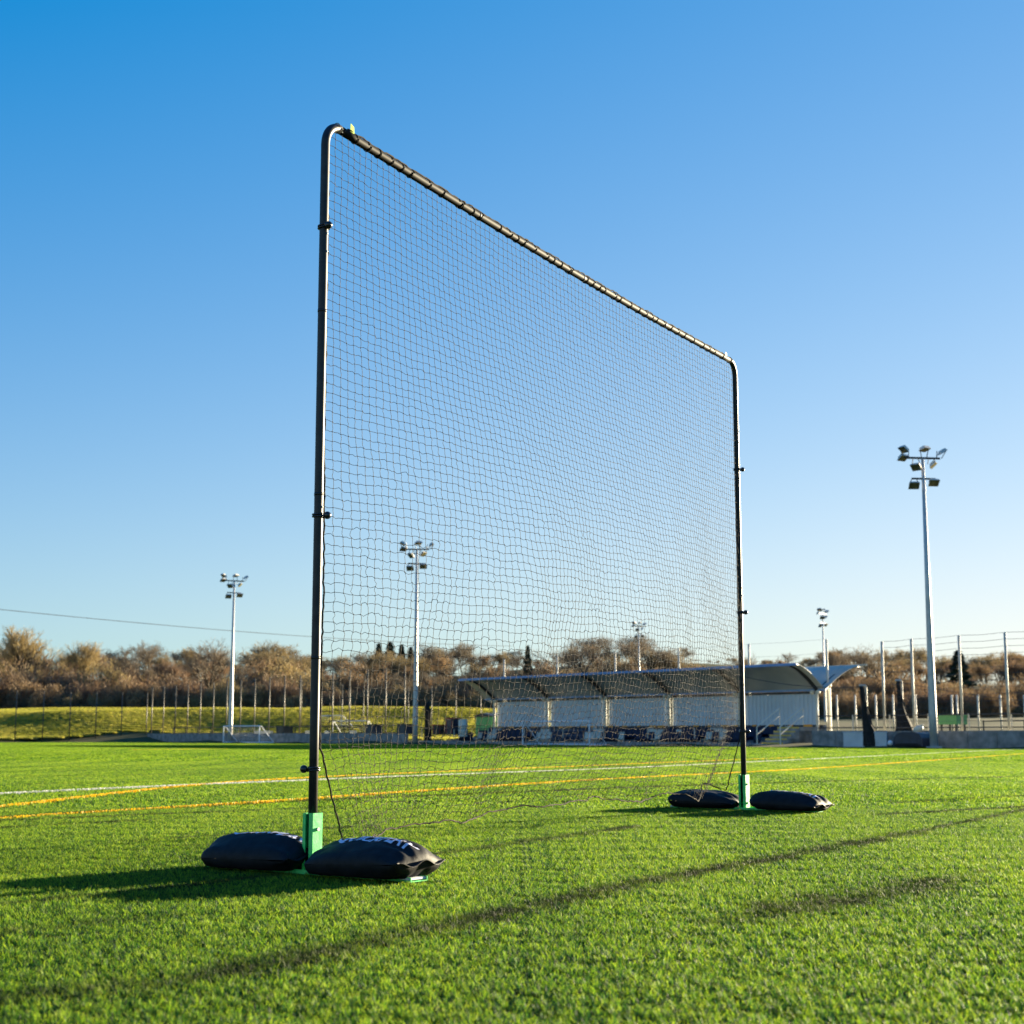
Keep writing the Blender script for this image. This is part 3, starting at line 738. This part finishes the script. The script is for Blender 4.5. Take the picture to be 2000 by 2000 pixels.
# ------------------------------------------------------------------ walls, boards, rails along the touchline
def wall(label, t0, t1, s, h, pl, m, thick=.14, gap=.02):
    o = local_frame('perimeter_wall', label, 'wall', t0, s, -.08, 'low walls along the far side of the pitch')
    n_ = max(1, int((t0 - t1) / pl)); w_ = (t0 - t1) / n_
    for i in range(n_): MB().box((w_ * (i + .5), R.uniform(-.008, .008), h / 2 + R.uniform(-.012, .012)), (w_ - gap, thick, h)).build('panel', m, o)
    MB().box(((t0 - t1) / 2, .02, h / 2 - .1), (t0 - t1, .05, h - .12)).build('wall_core', M['concrete'], o)
    return o
wall('low grey concrete wall left of the shelter behind the small goal', CORNER_T - 1, 37.2, .35, .72, 2.4, M['concrete'])
wall('low grey concrete wall on the right below the tall net poles', 1.2, -16, .9, .82, 1.5, M['concrete'])
for px0, px1, lab in ((1647, 1687, 'pale white board leaning at the wall right of the stair'), (1700, 1731, 'pale white board just right of the bundled black net')):
    t0, t1 = tof(px0, .2), tof(px1, .2)
    o = local_frame('white_board', lab, 'board', t0, .2, -.05)
    MB().box(((t0 - t1) / 2, 0, .36), (t0 - t1, .05, .70)).build('board_face', M['palewall'], o)
    MB().box(((t0 - t1) / 2, -.002, .73), (t0 - t1 + .04, .09, .04)).build('top_trim', M['board'], o)

def rails(label, ta, tb, s, zs, step, m, zbase=0.0, pm=None):
    o = local_frame('guard_rail', label, 'railing', ta, s, zbase)
    for z in zs: MB().tube([(0, 0, z), (ta - tb, 0, z)], .032, 6).build('rail', m, o)
    x = 0
    while x <= ta - tb:
        MB().tube([(x, 0, 0), (x, 0, max(zs) + .05)], .04, 6).build('rail_post', pm or m, o); x += step
    return o
rails('dark guard rail with two bars above the low wall on the right', 1.6, -16, 1.8, (.75, 1.35), 2.3, M['steel_dark'], .15, M['postlight'])
rails('dark guard rail behind the wall left of the shelter', CORNER_T - 4, 37.5, 1.4, (.55, 1.05), 2.4, M['steel_dark'], .12)
rails('far dark guard rail beyond the right hand path', 0, -34, 14, (.6, 1.15), 2.6, M['steel_dark'], .15)

# ------------------------------------------------------------------ ball stop fences
def fence(label, pts, tops, m, wires, r=.05, group='tall ball stop fences', wm=None, wr=.006, vert=0.0):
    p0 = pts[0]; o = thing('ball_stop_fence', label, 'fence', (p0[0], p0[1], p0[2]), 0, group)
    loc = lambda p: (p[0] - p0[0], p[1] - p0[1], p[2] - p0[2])
    for p, zt in zip(pts, tops):
        MB().tube([loc(p), loc((p[0], p[1], zt))], r, 8).build('post', m, o, True)
    for a, b, za_, zb_ in zip(pts, pts[1:], tops, tops[1:]):
        mb = MB()
        for f in wires:
            mb.tube([loc((a[0], a[1], a[2] + (za_ - a[2]) * f)), loc(((a[0] + b[0]) / 2, (a[1] + b[1]) / 2, (a[2] + b[2]) / 2 + ((za_ - a[2]) + (zb_ - b[2])) / 2 * f - .04)), loc((b[0], b[1], b[2] + (zb_ - b[2]) * f))], wr, 3, False)
        if vert:
            k = int((Vector(b[:2]) - Vector(a[:2])).length / vert)
            for i in range(1, k):
                f = i / k; x, y = a[0] + (b[0] - a[0]) * f, a[1] + (b[1] - a[1]) * f; z0_ = a[2] + (b[2] - a[2]) * f; z1_ = za_ + (zb_ - za_) * f
                mb.tube([loc((x, y, z0_)), loc((x, y, z1_))], wr * .8, 3, False)
        w_ = mb.build('mesh_panel', wm or M['wire'], o); w_['kind'] = 'stuff'
    return o
WF = [i / 9 for i in range(1, 10)]
main = []; t = 38.4
while t < CORNER_T + .1: main.append(t); t += 2.42
fence('tall brown post and wire mesh fence along the touchline left of the shelter', [(*W(t, .9), .1) for t in main], [5.35 - .012 * (t - 38) for t in main], M['post'], WF, .052, vert=.38)
endp = [W(CORNER_T + .6, .9) - N * (2.45 * i) for i in range(24)]
fence('dark mesh fence along the left end of the pitch before the grass bank', [(p.x, p.y, gz(min(p.y, 140)) - .1) for p in endp], [4.35] * 24, M['post'], WF, .045, vert=.38)
rp_ = [tof(px, 1.3) for px in (1640, 1728, 1786, 1880, 1971, 2075, 2190)][1:]
fence('tall pale poles with horizontal net lines on the right side wall', [(*W(t, 1.3), .3) for t in rp_], [zof(y, W(t, 1.3).y) for t, y in zip(rp_, (1253, 1248, 1241, 1235, 1228, 1222))], M['postlight'], [i / 16 for i in range(1, 17)], .062, wm=M['wire'], wr=.010)
fence('pale poles rising behind the shelter canopy carrying net lines', [(*W(PT[i] - .15, 6.6), .3) for i in range(6)], [5.85] * 6, M['postlight'], [.72, .86, 1.0], .06, wr=.006)
bp_ = [tof(px, 20) for px in (1500, 1560, 1636, 1672, 1712, 1746, 1790, 1861, 1871, 1912, 1956, 2003)]
fence('row of short pale posts in the field behind the right wall', [(*W(t, 20), .2) for t in bp_], [zof(1357, W(t, 20).y) for t in bp_], M['postlight'], [.3, .6, .95], .06, wr=.007)
side = [W(CORNER_T - 5 - 3.0 * i, 14 + .4 * i) for i in range(16)]
fence('second thinner mesh fence on the grass behind the left wall', [(p.x, p.y, terr(p.x, p.y)) for p in side], [terr(p.x, p.y) + 4.6 for p in side], M['post'], [i / 12 for i in range(1, 13)], .04)

# bundled black nets hanging from their poles
def net_bundle(label, px, s, ytop, ybot, wtop, wbot, lean, pole=True):
    t = tof(px, s); p = W(t, s); d = p.y; z1, z0 = zof(ytop, d), max(0, zof(ybot, d))
    o = thing('bundled_net', label, 'net', (p.x, p.y, z0), 0)
    h = z1 - z0; pts = []; rs = []
    for i in range(15):
        f = i / 14; pts.append((lean * (1 - f) ** 1.5 + R.uniform(-.02, .02), 0, h * f)); rs.append(wtop + (wbot - wtop) * (1 - f) ** 1.8 + R.uniform(-.015, .015))
    V = []; F = []; n_ = 30
    for i, (x, y, z) in enumerate(pts):
        for k in range(n_):
            a = 2 * math.pi * k / n_; rr = rs[i] * (.85 + .18 * math.sin(5 * a + .25 * i) + .06 * math.sin(11 * a - .4 * i)); V.append((x + rr * math.cos(a), y + rr * math.sin(a), z))
    F = [(i * n_ + k, i * n_ + (k + 1) % n_, (i + 1) * n_ + (k + 1) % n_, (i + 1) * n_ + k) for i in range(14) for k in range(n_)] + [tuple(14 * n_ + k for k in range(n_))]
    MB().add(V, F).build('net_folds', M['blacknet'], o, True)
    if pole:
        MB().tube([(.22, .1, 0), (.22, .1, h - .05), (.20, .1, h + .03), (-.12, .05, h + .03)], .055, 8).build('pole', M['postlight'], o)
    return o
net_bundle('black net bundled on a pole right of the stair, spreading at its foot', 1686, .0, 1340, 1457, .11, .46, .45)
net_bundle('black net bundle hung between the two tall poles left of the tallest mast', 1757, 6, 1330, 1428, .10, .50, .3)
net_bundle('slim black net bundle standing beside the middle mast', 835, .2, 1371, 1450, .20, .26, 0, False)

# ------------------------------------------------------------------ goals
def goal(label, t, s, wdt, h, dep, z=None):
    p = W(t, s); o = local_frame('small_goal', label, 'goal', t, s, gz(p.y) if z is None else z, 'portable goals round the pitch')
    r = .045
    for x in (0, wdt): MB().tube([(x, 0, .02), (x, 0, h)], r, 8).build('goal_post', M['goal'], o)
    MB().tube([(-r, 0, h), (wdt + r, 0, h)], r, 8).build('crossbar', M['goal'], o)
    MB().tube([(0, dep, .045), (wdt, dep, .045)], r, 8).build('back_bar', M['goal'], o)
    for x in (0, wdt):
        MB().tube([(x, 0, .045), (x, dep, .045)], r * .9, 8).build('ground_bar', M['goal'], o)
        MB().tube([(x, .12, h), (x, dep, .08)], r * .6, 6).build('stay', M['goal'], o)
    mb = MB(); k = int(wdt / .25)
    for i in range(k + 1): mb.tube([(wdt * i / k, .06, h), (wdt * i / k, dep * .5, h * .47), (wdt * i / k, dep, .06)], .004, 3, False)
    for f in (.2, .4, .6, .8): mb.tube([(0, .06 + (dep - .06) * f, h * (1 - f) + .05 * f), (wdt, .06 + (dep - .06) * f, h * (1 - f) + .05 * f)], .004, 3, False)
    q = mb.build('goal_net', M['goal'], o); q['kind'] = 'stuff'
    return o
ta, tb = tof(437, -2.2), tof(507, -2.2)
goal('small white goal on the left below the thin mast', ta, -2.2, ta - tb, 1.32, 1.25)
ta, tb = tof(1021, -1.6), tof(1151, -1.6)
goal('small white goal in the shade in front of the shelter seats', ta, -1.6, ta - tb, 1.40, 1.3)
for px0, px1, s, yt, yb, lab in ((610, 667, 16, 1398, 1431, 'white goal on the grass behind the near post'), (650, 718, 12, 1408, 1432, 'smaller grey white goal behind the fence right of the near post'), (947, 972, 18, 1404, 1432, 'white framed goal beside the green shed left of the shelter')):
    ta, tb = tof(px0, s), tof(px1, s); p = W((ta + tb) / 2, s)
    z0 = terr(p.x, p.y)
    goal(lab, ta, s, ta - tb, zof(yt, p.y) - z0, 1.2, z0)

# ------------------------------------------------------------------ clutter at the far side
def at_ts(name, label, cat, px, s, z): t = tof(px, s); return local_frame(name, label, cat, t, s, z)
o = at_ts('equipment_cover', 'dark blue rounded equipment cover on the turf left of the tallest mast', 'cover', 1746, -.4, 0)
prof = [(-.1, 0), (-.02, .42), (.18, .62), (.45, .68), (1.15, .68), (1.42, .60), (1.56, .40), (1.62, 0)]
MB().prism([(x, 0, z) for x, z in prof], (0, 1.0, 0)).build('cover', M['darkblue'], o)
MB().prism([(x * .9 + .08, -.02, z * .22 + .0) for x, z in prof], (0, 1.04, 0)).build('skirt', M['blacknet'], o)
MB().sphere((-.18, -.1, .16), .13, 8, 6).build('wheel', M['goal'], o, True)
o = at_ts('white_bag', 'small white bag slumped on the wall beside the dark blue cover', 'bag', 1792, .8, .62)
mb = MB().sphere((0, 0, .18), .2, 10, 7); mb.v = [(x * 1.3 + .4 * max(0, z - .1), y, z * (1 + .5 * max(0, x))) for x, y, z in mb.v]; mb.build('bag_body', M['cream'], o, True)
MB().tube([(.22, 0, .32), (.34, 0, .40)], .05, 6).build('tied_neck', M['cream'], o)
o = at_ts('green_container', 'green panelled container behind the rails right of the tallest mast', 'container', 1832, 14, .15)
MB().box((.6, .6, 1.22), (1.25, 1.0, .48)).build('body', M['greenpaint'], o)
MB().box((.6, .6, 1.49), (1.33, 1.08, .05)).build('lid', M['greenpaint'], o)
for x in (.1, 1.1):
    for y in (.2, 1.0): MB().box((x, y, .49), (.09, .09, .98)).build('leg', M['steel_dark'], o)
o = at_ts('pole_lamp', 'slim cream lamp post behind the stair right of the shelter', 'lamp post', 1622, 7, .3)
MB().tube([(0, 0, 0), (0, 0, 2.9)], .075, 8).build('pole', M['cream'], o); MB().sphere((0, 0, 2.98), .13, 8, 6).build('lamp_head', M['cream'], o, True)
# bins and boxes left of the stand
def bin_(label, px, s, w_, h, m, m2, zb_=.55):
    o = at_ts('storage_box', label, 'box', px, s, zb_)
    MB().box((0, 0, h / 2), (w_, w_ * .8, h)).build('body', m, o)
    MB().box((0, 0, h + .03), (w_ + .06, w_ * .8 + .06, .07)).build('lid', m2, o)
    for x in (-w_ * .36, w_ * .36): MB().box((x, -w_ * .4 - .008, h * .5), (.05, .02, h * .8)).build('rib', m2, o)
bin_('dark storage box with a red lid beside the cream drum', 885, 1.0, .85, 1.05, M['darkblue'], M['red'])
bin_('wide dark box low on the wall left of the cream drum', 862, 1.2, 1.0, .62, M['steel_dark'], M['red'])
bin_('dark box on the wall behind the small left goal', 556, .9, 1.1, .55, M['steel_dark'], M['steel_dark'], .60)
bin_('dark box on the wall seen through the net near the middle mast', 730, .9, 1.0, .62, M['darkblue'], M['steel_dark'], .6)
bin_('broad dark box on the wall right beside the middle mast', 795, .9, 1.1, .62, M['darkblue'], M['steel_dark'], .6)
o = at_ts('cream_drum', 'cream ribbed drum standing behind the wall left of the shelter', 'drum', 904, 1.0, .40)
mb = MB()
mb.tube([(0, 0, 0), (0, 0, .1), (0, 0, .35), (0, 0, .38), (0, 0, .41), (0, 0, .7), (0, 0, .73), (0, 0, .76), (0, 0, 1.1), (0, 0, 1.15)], [.3, .31, .31, .335, .31, .31, .335, .31, .31, .29], 14); mb.build('drum_body', M['cream'], o, True)
MB().tube([(0, 0, 1.15), (0, 0, 1.19)], .30, 14).build('drum_lid', M['cream'], o)
o = at_ts('green_shed', 'small green metal shed left of the shelter', 'shed', 930, 8, .15)
MB().box((.9, .9, .85), (1.9, 1.8, 1.7)).build('wall', M['greenpaint'], o)
MB().prism([(-.15, -.1, 1.70), (1.95, -.1, 1.70), (1.95, -.1, 1.78), (.9, -.1, 1.98), (-.15, -.1, 1.78)], (0, 2.0, 0)).build('roof', M['steel_dark'], o)
MB().box((.9, -.012, .75), (.8, .03, 1.45)).build('door', M['greenpaint'], o)
for k in range(4):
    px = (575, 605, 640, 690)[k]; lab = ('pale timber beam lying on the wall left of the near post', 'short pale timber beam on the wall near the near post', 'pale block on the wall right of the near post', 'pale block on the wall seen through the net')[k]
    o = at_ts('timber_beam', lab, 'beam', px - 60 if k == 0 else px, .95, .64)
    MB().box((0, 0, .1), ((2.6, .9, .5, .6)[k], .25, .2)).build('beam_body', M['cream'], o); MB().box((0, -.13, .1), ((2.4, .8, .4, .5)[k], .012, .04)).build('groove', M['post'], o)

# overhead cables
def cable(label, pts, r=.02):
    p0 = Vector(pts[0]); o = MB().tube([Vector(p) - p0 for p in pts], r, 4).build('overhead_cable', M['wire'], None, False, p0); return tag(o, label, 'cable')
def sagline(pa, pb, da, db, sag, n_=14):
    a = Vector((xof(pa[0], da), da, zof(pa[1], da))); b = Vector((xof(pb[0], db), db, zof(pb[1], db)))
    return [a.lerp(b, i / n_) - Vector((0, 0, sag * 4 * (i / n_) * (1 - i / n_))) for i in range(n_ + 1)]
cable('thin overhead cable crossing the sky left of the near post', sagline((-900, 1090), (1000, 1262), 80, 175, .9, 40), .022)
cable('slack net line running from the shelter to the right past the tallest mast', sagline((1440, 1318), (1690, 1341), 78, 73, .25), .014)
cable('slack net line from the bundled net towards the right edge', sagline((1755, 1331), (2080, 1375), 78, 74, .15), .014)

# ------------------------------------------------------------------ trees
def rand_perp(d, r):
    a = Vector((r.gauss(0, 1), r.gauss(0, 1), r.gauss(0, 1))); a -= d * a.dot(d)
    return a.normalized()
def bare_tree(seed, h, spread, dens, tm, up=.35, trunk_f=.28):
    r = random.Random(seed); wood = MB(); tw = []
    def grow(p, d, ln, rad, lev):
        n_ = 3 if lev < 2 else 2; pts = [p]; q = p.copy(); dd = d.copy()
        for i in range(n_):
            dd = (dd + rand_perp(dd, r) * .22 + Vector((0, 0, 1)) * up * .22).normalized(); q = q + dd * ln / n_; pts.append(q.copy())
        if lev < 3: wood.tube(pts, [rad * (1 - .45 * i / n_) for i in range(n_ + 1)], 5 if lev < 2 else 3, False)
        else:
            for a, b in zip(pts, pts[1:]): tw.append((a, b, rad))
        if lev == 4: return
        kids = (dens[lev] if lev < len(dens) else 3)
        for c in range(kids):
            f = r.uniform(.35 if lev else .45, 1.0); i = min(n_ - 1, int(f * n_)); s0 = pts[i].lerp(pts[i + 1], f * n_ - i)
            an = r.uniform(.45, 1.0) * spread
            nd = (dd * math.cos(an) + rand_perp(dd, r) * math.sin(an)).normalized()
            grow(s0, nd, ln * r.uniform(.52, .80) * (1.15 - .35 * f), rad * .55, lev + 1)
    grow(Vector((0, 0, -.2)), Vector((r.gauss(0, .05), r.gauss(0, .05), 1)).normalized(), h * .55, h * .018, 0)
    k = len(tw); a = np.array([t[0] for t in tw]); b = np.array([t[1] for t in tw]); ra = np.array([[max(.017, t[2] * .9)] for t in tw])
    d = b - a; rr = np.random.default_rng(seed); ref = rr.normal(0, 1, (k, 3)); x = np.cross(d, ref); x /= np.maximum(1e-6, np.linalg.norm(x, axis=1, keepdims=True))
    Vv = np.stack([a - x * ra, a + x * ra, b + x * ra * .5, b - x * ra * .5], 1).reshape(-1, 3)
    Ff = (np.arange(k) * 4)[:, None] + np.array([[0, 1, 2, 3]])
    allz = max(Vv[:, 2].max(), .1); f = h / allz
    Vv = Vv * f; wood.v = [(x_ * f, y_ * f, z_ * f) for x_, y_, z_ in wood.v]
    return wood.mesh('trunk', M['bark'], True), npmesh('crown', Vv, Ff, tm)
def shrub(seed, h, w_, n_, tm):
    rr = np.random.default_rng(seed)
    nb = 26; cx = rr.normal(0, w_ * .33, nb); cy = rr.normal(0, w_ * .33, nb); cz = np.abs(rr.normal(.45, .25, nb)) * h; cr = rr.uniform(.18, .40, nb) * h
    i = rr.integers(0, nb, n_); v = rr.normal(0, 1, (n_, 3)); v /= np.linalg.norm(v, axis=1, keepdims=True); v *= (rr.random((n_, 1)) ** .5) * cr[i][:, None]
    c = np.stack([cx[i], cy[i], cz[i]], 1) + v; c[:, 2] = np.abs(c[:, 2])
    d = rr.normal(0, 1, (n_, 3)); d[:, 2] = np.abs(d[:, 2]) + .5; d /= np.linalg.norm(d, axis=1, keepdims=True); d *= rr.uniform(.12, .42, (n_, 1))
    x = np.cross(d, rr.normal(0, 1, (n_, 3))); x /= np.linalg.norm(x, axis=1, keepdims=True); x *= rr.uniform(.012, .045, (n_, 1))
    Vv = np.stack([c - x, c + x, c + d + x * .4, c + d - x * .4], 1).reshape(-1, 3)
    wood = MB()
    for k in range(9): wood.tube([(0, 0, -.1), (cx[k] * .5, cy[k] * .5, cz[k] * .5), (cx[k], cy[k], cz[k])], [.05, .035, .015], 4, False)
    return wood.mesh('stem', M['bark']), npmesh('foliage', Vv, (np.arange(n_) * 4)[:, None] + np.array([[0, 1, 2, 3]]), tm)
def conifer(seed, h, w_, n_):
    rr = np.random.default_rng(seed); f = rr.random(n_) ** .7; z = h * (1 - f) ; rad = w_ * f * (.75 + .25 * np.sin(z * 5.0)) * rr.random(n_) ** .4; a = rr.uniform(0, 6.283, n_)
    c = np.stack([rad * np.cos(a), rad * np.sin(a), z - .12 * rad], 1); d = np.stack([np.cos(a) * .45, np.sin(a) * .45, rr.uniform(-.3, .12, n_)], 1) * rr.uniform(.5, 1.2, (n_, 1))
    x = np.cross(d, rr.normal(0, 1, (n_, 3))); x /= np.linalg.norm(x, axis=1, keepdims=True); x *= rr.uniform(.04, .10, (n_, 1))
    Vv = np.stack([c - x, c + x, c + d + x * .3, c + d - x * .3], 1).reshape(-1, 3)
    return MB().tube([(0, 0, -.2), (0, 0, h)], [h * .018, .02], 6).mesh('trunk', M['bark']), npmesh('crown', Vv, (np.arange(n_) * 4)[:, None] + np.array([[0, 1, 2, 3]]), M['needles'])
TW = M['twigs']
TREES = [bare_tree(1, 9, .80, (9, 8, 6, 6), TW[0]), bare_tree(2, 9, .72, (9, 8, 6, 6), TW[1]), bare_tree(3, 9, .88, (9, 7, 6, 6), TW[2], .3), bare_tree(4, 9, .66, (10, 8, 6, 5), TW[3], .5),
         bare_tree(5, 9, .92, (9, 6, 5, 4), TW[2]), bare_tree(6, 9, .78, (9, 8, 6, 6), TW[0], .25), bare_tree(7, 9, .8, (9, 8, 6, 6), TW[4])]
KIND = ['olive brown', 'warm brown', 'grey brown', 'straw coloured', 'grey', 'olive', 'russet']
SHRUBS = [shrub(11, 3.2, 3.6, 5200, TW[4]), shrub(12, 3.0, 4.0, 5200, TW[1]), shrub(13, 3.4, 3.4, 5200, TW[3]), shrub(14, 2.6, 4.2, 5200, TW[0])]
CONS = [conifer(21, 9, 2.3, 5200), conifer(22, 9, 2.9, 5200)]
def plant(name, label, cat, group, meshes, names, x, y, sc, rz, sz=None):
    o = thing(name, label, cat, (x, y, terr(x, y) - .1), rz, group); o.scale = (sc, sc, sz or sc)
    for me, nm in zip(meshes, names): ob(nm, me, o)
    return o
ORD = 'first second third fourth fifth sixth seventh eighth ninth tenth eleventh twelfth thirteenth fourteenth fifteenth sixteenth seventeenth eighteenth nineteenth twentieth'.split()
ORD += ['twenty-' + o_ for o_ in ORD[:9]] + ['thirtieth'] + ['thirty-' + o_ for o_ in ORD[:9]] + ['fortieth'] + ['forty-' + o_ for o_ in ORD[:9]]
COUNT = {}
def nth(key):
    COUNT[key] = COUNT.get(key, 0) + 1; return ORD[COUNT[key] - 1]
r = random.Random(42)
def tree_at(px, d, ytop, kind, label, group, wide=1.0):
    x = xof(px, d); z0 = terr(x, d); h = zof(ytop, d) - z0; sc = h / 9.0
    return plant('bare_tree', label, 'tree', group, TREES[kind], ('trunk', 'crown'), x, d, sc * wide, r.uniform(0, 6.28), sc)
SPECIAL = [(20, 212, 1216, 3, 'tall straw coloured bare tree at the left edge of the wood', 1.1), (165, 214, 1246, 3, 'pale tan bare tree standing above the left wood', 1), (300, 214, 1253, 2, 'rounded bare tree left of the thin left mast', 1.1),
           (398, 216, 1243, 4, 'spreading open bare tree with dark trunk just left of the thin left mast', 1.2), (1165, 214, 1238, 4, 'large spreading bare tree above the shelter roof left of the distant mast', 1.5), (1215, 222, 1238, 2, 'large open bare tree above the shelter roof beside the distant mast', 1.4),
           (1478, 230, 1270, 4, 'small lone bare tree right of the far post', 1.0), (1690, 235, 1256, 4, 'open bare tree between the shelter end and the tall poles', 1.3), (1640, 240, 1262, 2, 'open bare tree behind the canopy tip', 1.2),
           (1310, 222, 1262, 5, 'olive bare tree right of the distant mast behind the net', 1.2)]
for (px, d, yt, k, lab, wd) in SPECIAL: tree_at(px, d, yt, k, lab, 'bare trees that stand out on the skyline', wd)
def skyline(px):
    pts = [(-200, 1255), (0, 1250), (70, 1275), (150, 1262), (230, 1280), (300, 1262), (350, 1275), (400, 1258), (450, 1285), (500, 1262), (560, 1262), (640, 1285), (700, 1265), (800, 1260), (900, 1262), (1000, 1272), (1060, 1280), (1100, 1268), (1160, 1250), (1260, 1252), (1330, 1275), (1400, 1290), (1480, 1285), (1560, 1280), (1620, 1270), (1700, 1268), (1800, 1272), (1880, 1275), (2000, 1268), (2200, 1268)]
    for (a, ya), (b, yb) in zip(pts, pts[1:]):
        if a <= px <= b: return ya + (yb - ya) * (px - a) / (b - a)
    return 1265
# rows of the wood: front scrub, middle trees, back trees on the hill
for row, (d0, step, frac, kinds) in enumerate(((318, 27, 1.0, (2, 4, 2, 5, 0)), (285, 27, .94, (0, 1, 5, 2, 0)), (248, 26, .85, (1, 0, 5, 2, 1, 6)), (216, 28, .70, (1, 5, 0, 2, 2, 6)))):
    px = -330 + r.uniform(0, 20)
    while px < 2120:
        d = d0 + r.uniform(-9, 9); hor = 1434; yt = hor - (hor - skyline(px)) * frac * r.uniform(.92, 1.10)
        if px > 1380 and row == 3: yt = hor - (hor - yt) * .95
        k = r.choice(kinds)
        if row >= 2 and px < 260 and r.random() < .35: k = 3
        tree_at(px, d, yt, k, nth((row, k)) + f' bare {KIND[k]} tree from the left, ' + ('rearmost rank of the wood', 'upper rank of the wood', 'middle rank of the wood', 'front rank of the wood')[row], f'{KIND[k]} trees of wood rank {row + 1}', r.uniform(1.25, 1.65) if row < 2 else r.uniform(1.0, 1.35))
        px += step * r.uniform(.7, 1.3) * (1.1 if px > 1380 else 1)
px = -260
while px < 2080:
    for d0, f in ((192, 1.0), (204, 1.4)):
        d = d0 + r.uniform(-3, 5); k = r.choice((0, 1, 1, 2, 3)) if px < 620 else r.choice((1, 3, 1, 0)); x = xof(px + r.uniform(-12, 12), d)
        nm = ('russet', 'brown', 'straw coloured', 'olive')[k]
        plant('shrub', nth((d0, k, 's')) + f' {nm} winter shrub from the left, ' + ('scrub along the bank top' if d0 == 192 else 'scrub under the trees'), 'shrub', f'{nm} shrubs of scrub row {int(d0)}', SHRUBS[k], ('stem', 'foliage'), x, d, r.uniform(.9, 1.45) * f * (.9 if px > 620 else 1), r.uniform(0, 6.28))
    px += 40 * r.uniform(.8, 1.2)
for (px, d, yt, wd, lab) in ((738, 305, 1255, 1.2, 'leftmost dark green conifer of the clump on the skyline behind the net'), (760, 302, 1252, 1.3, 'second dark green conifer of the clump left of the middle mast'), (783, 306, 1257, 1.2, 'dark green conifer of the clump just left of the middle mast'), (801, 300, 1262, 1.2, 'dark green conifer right beside the middle mast'),
                          (1031, 240, 1259, .8, 'single dark green conifer on the skyline above the left end of the shelter'), (1878, 225, 1268, 1.45, 'broad dark evergreen right of the tallest mast')):
    x = xof(px, d); h = zof(yt, d) - terr(x, d); plant('conifer', lab, 'tree', 'evergreens among the bare wood', CONS[0 if wd < 1.25 else 1], ('trunk', 'crown'), x, d, h / 9 * wd, r.uniform(0, 6), h / 9)
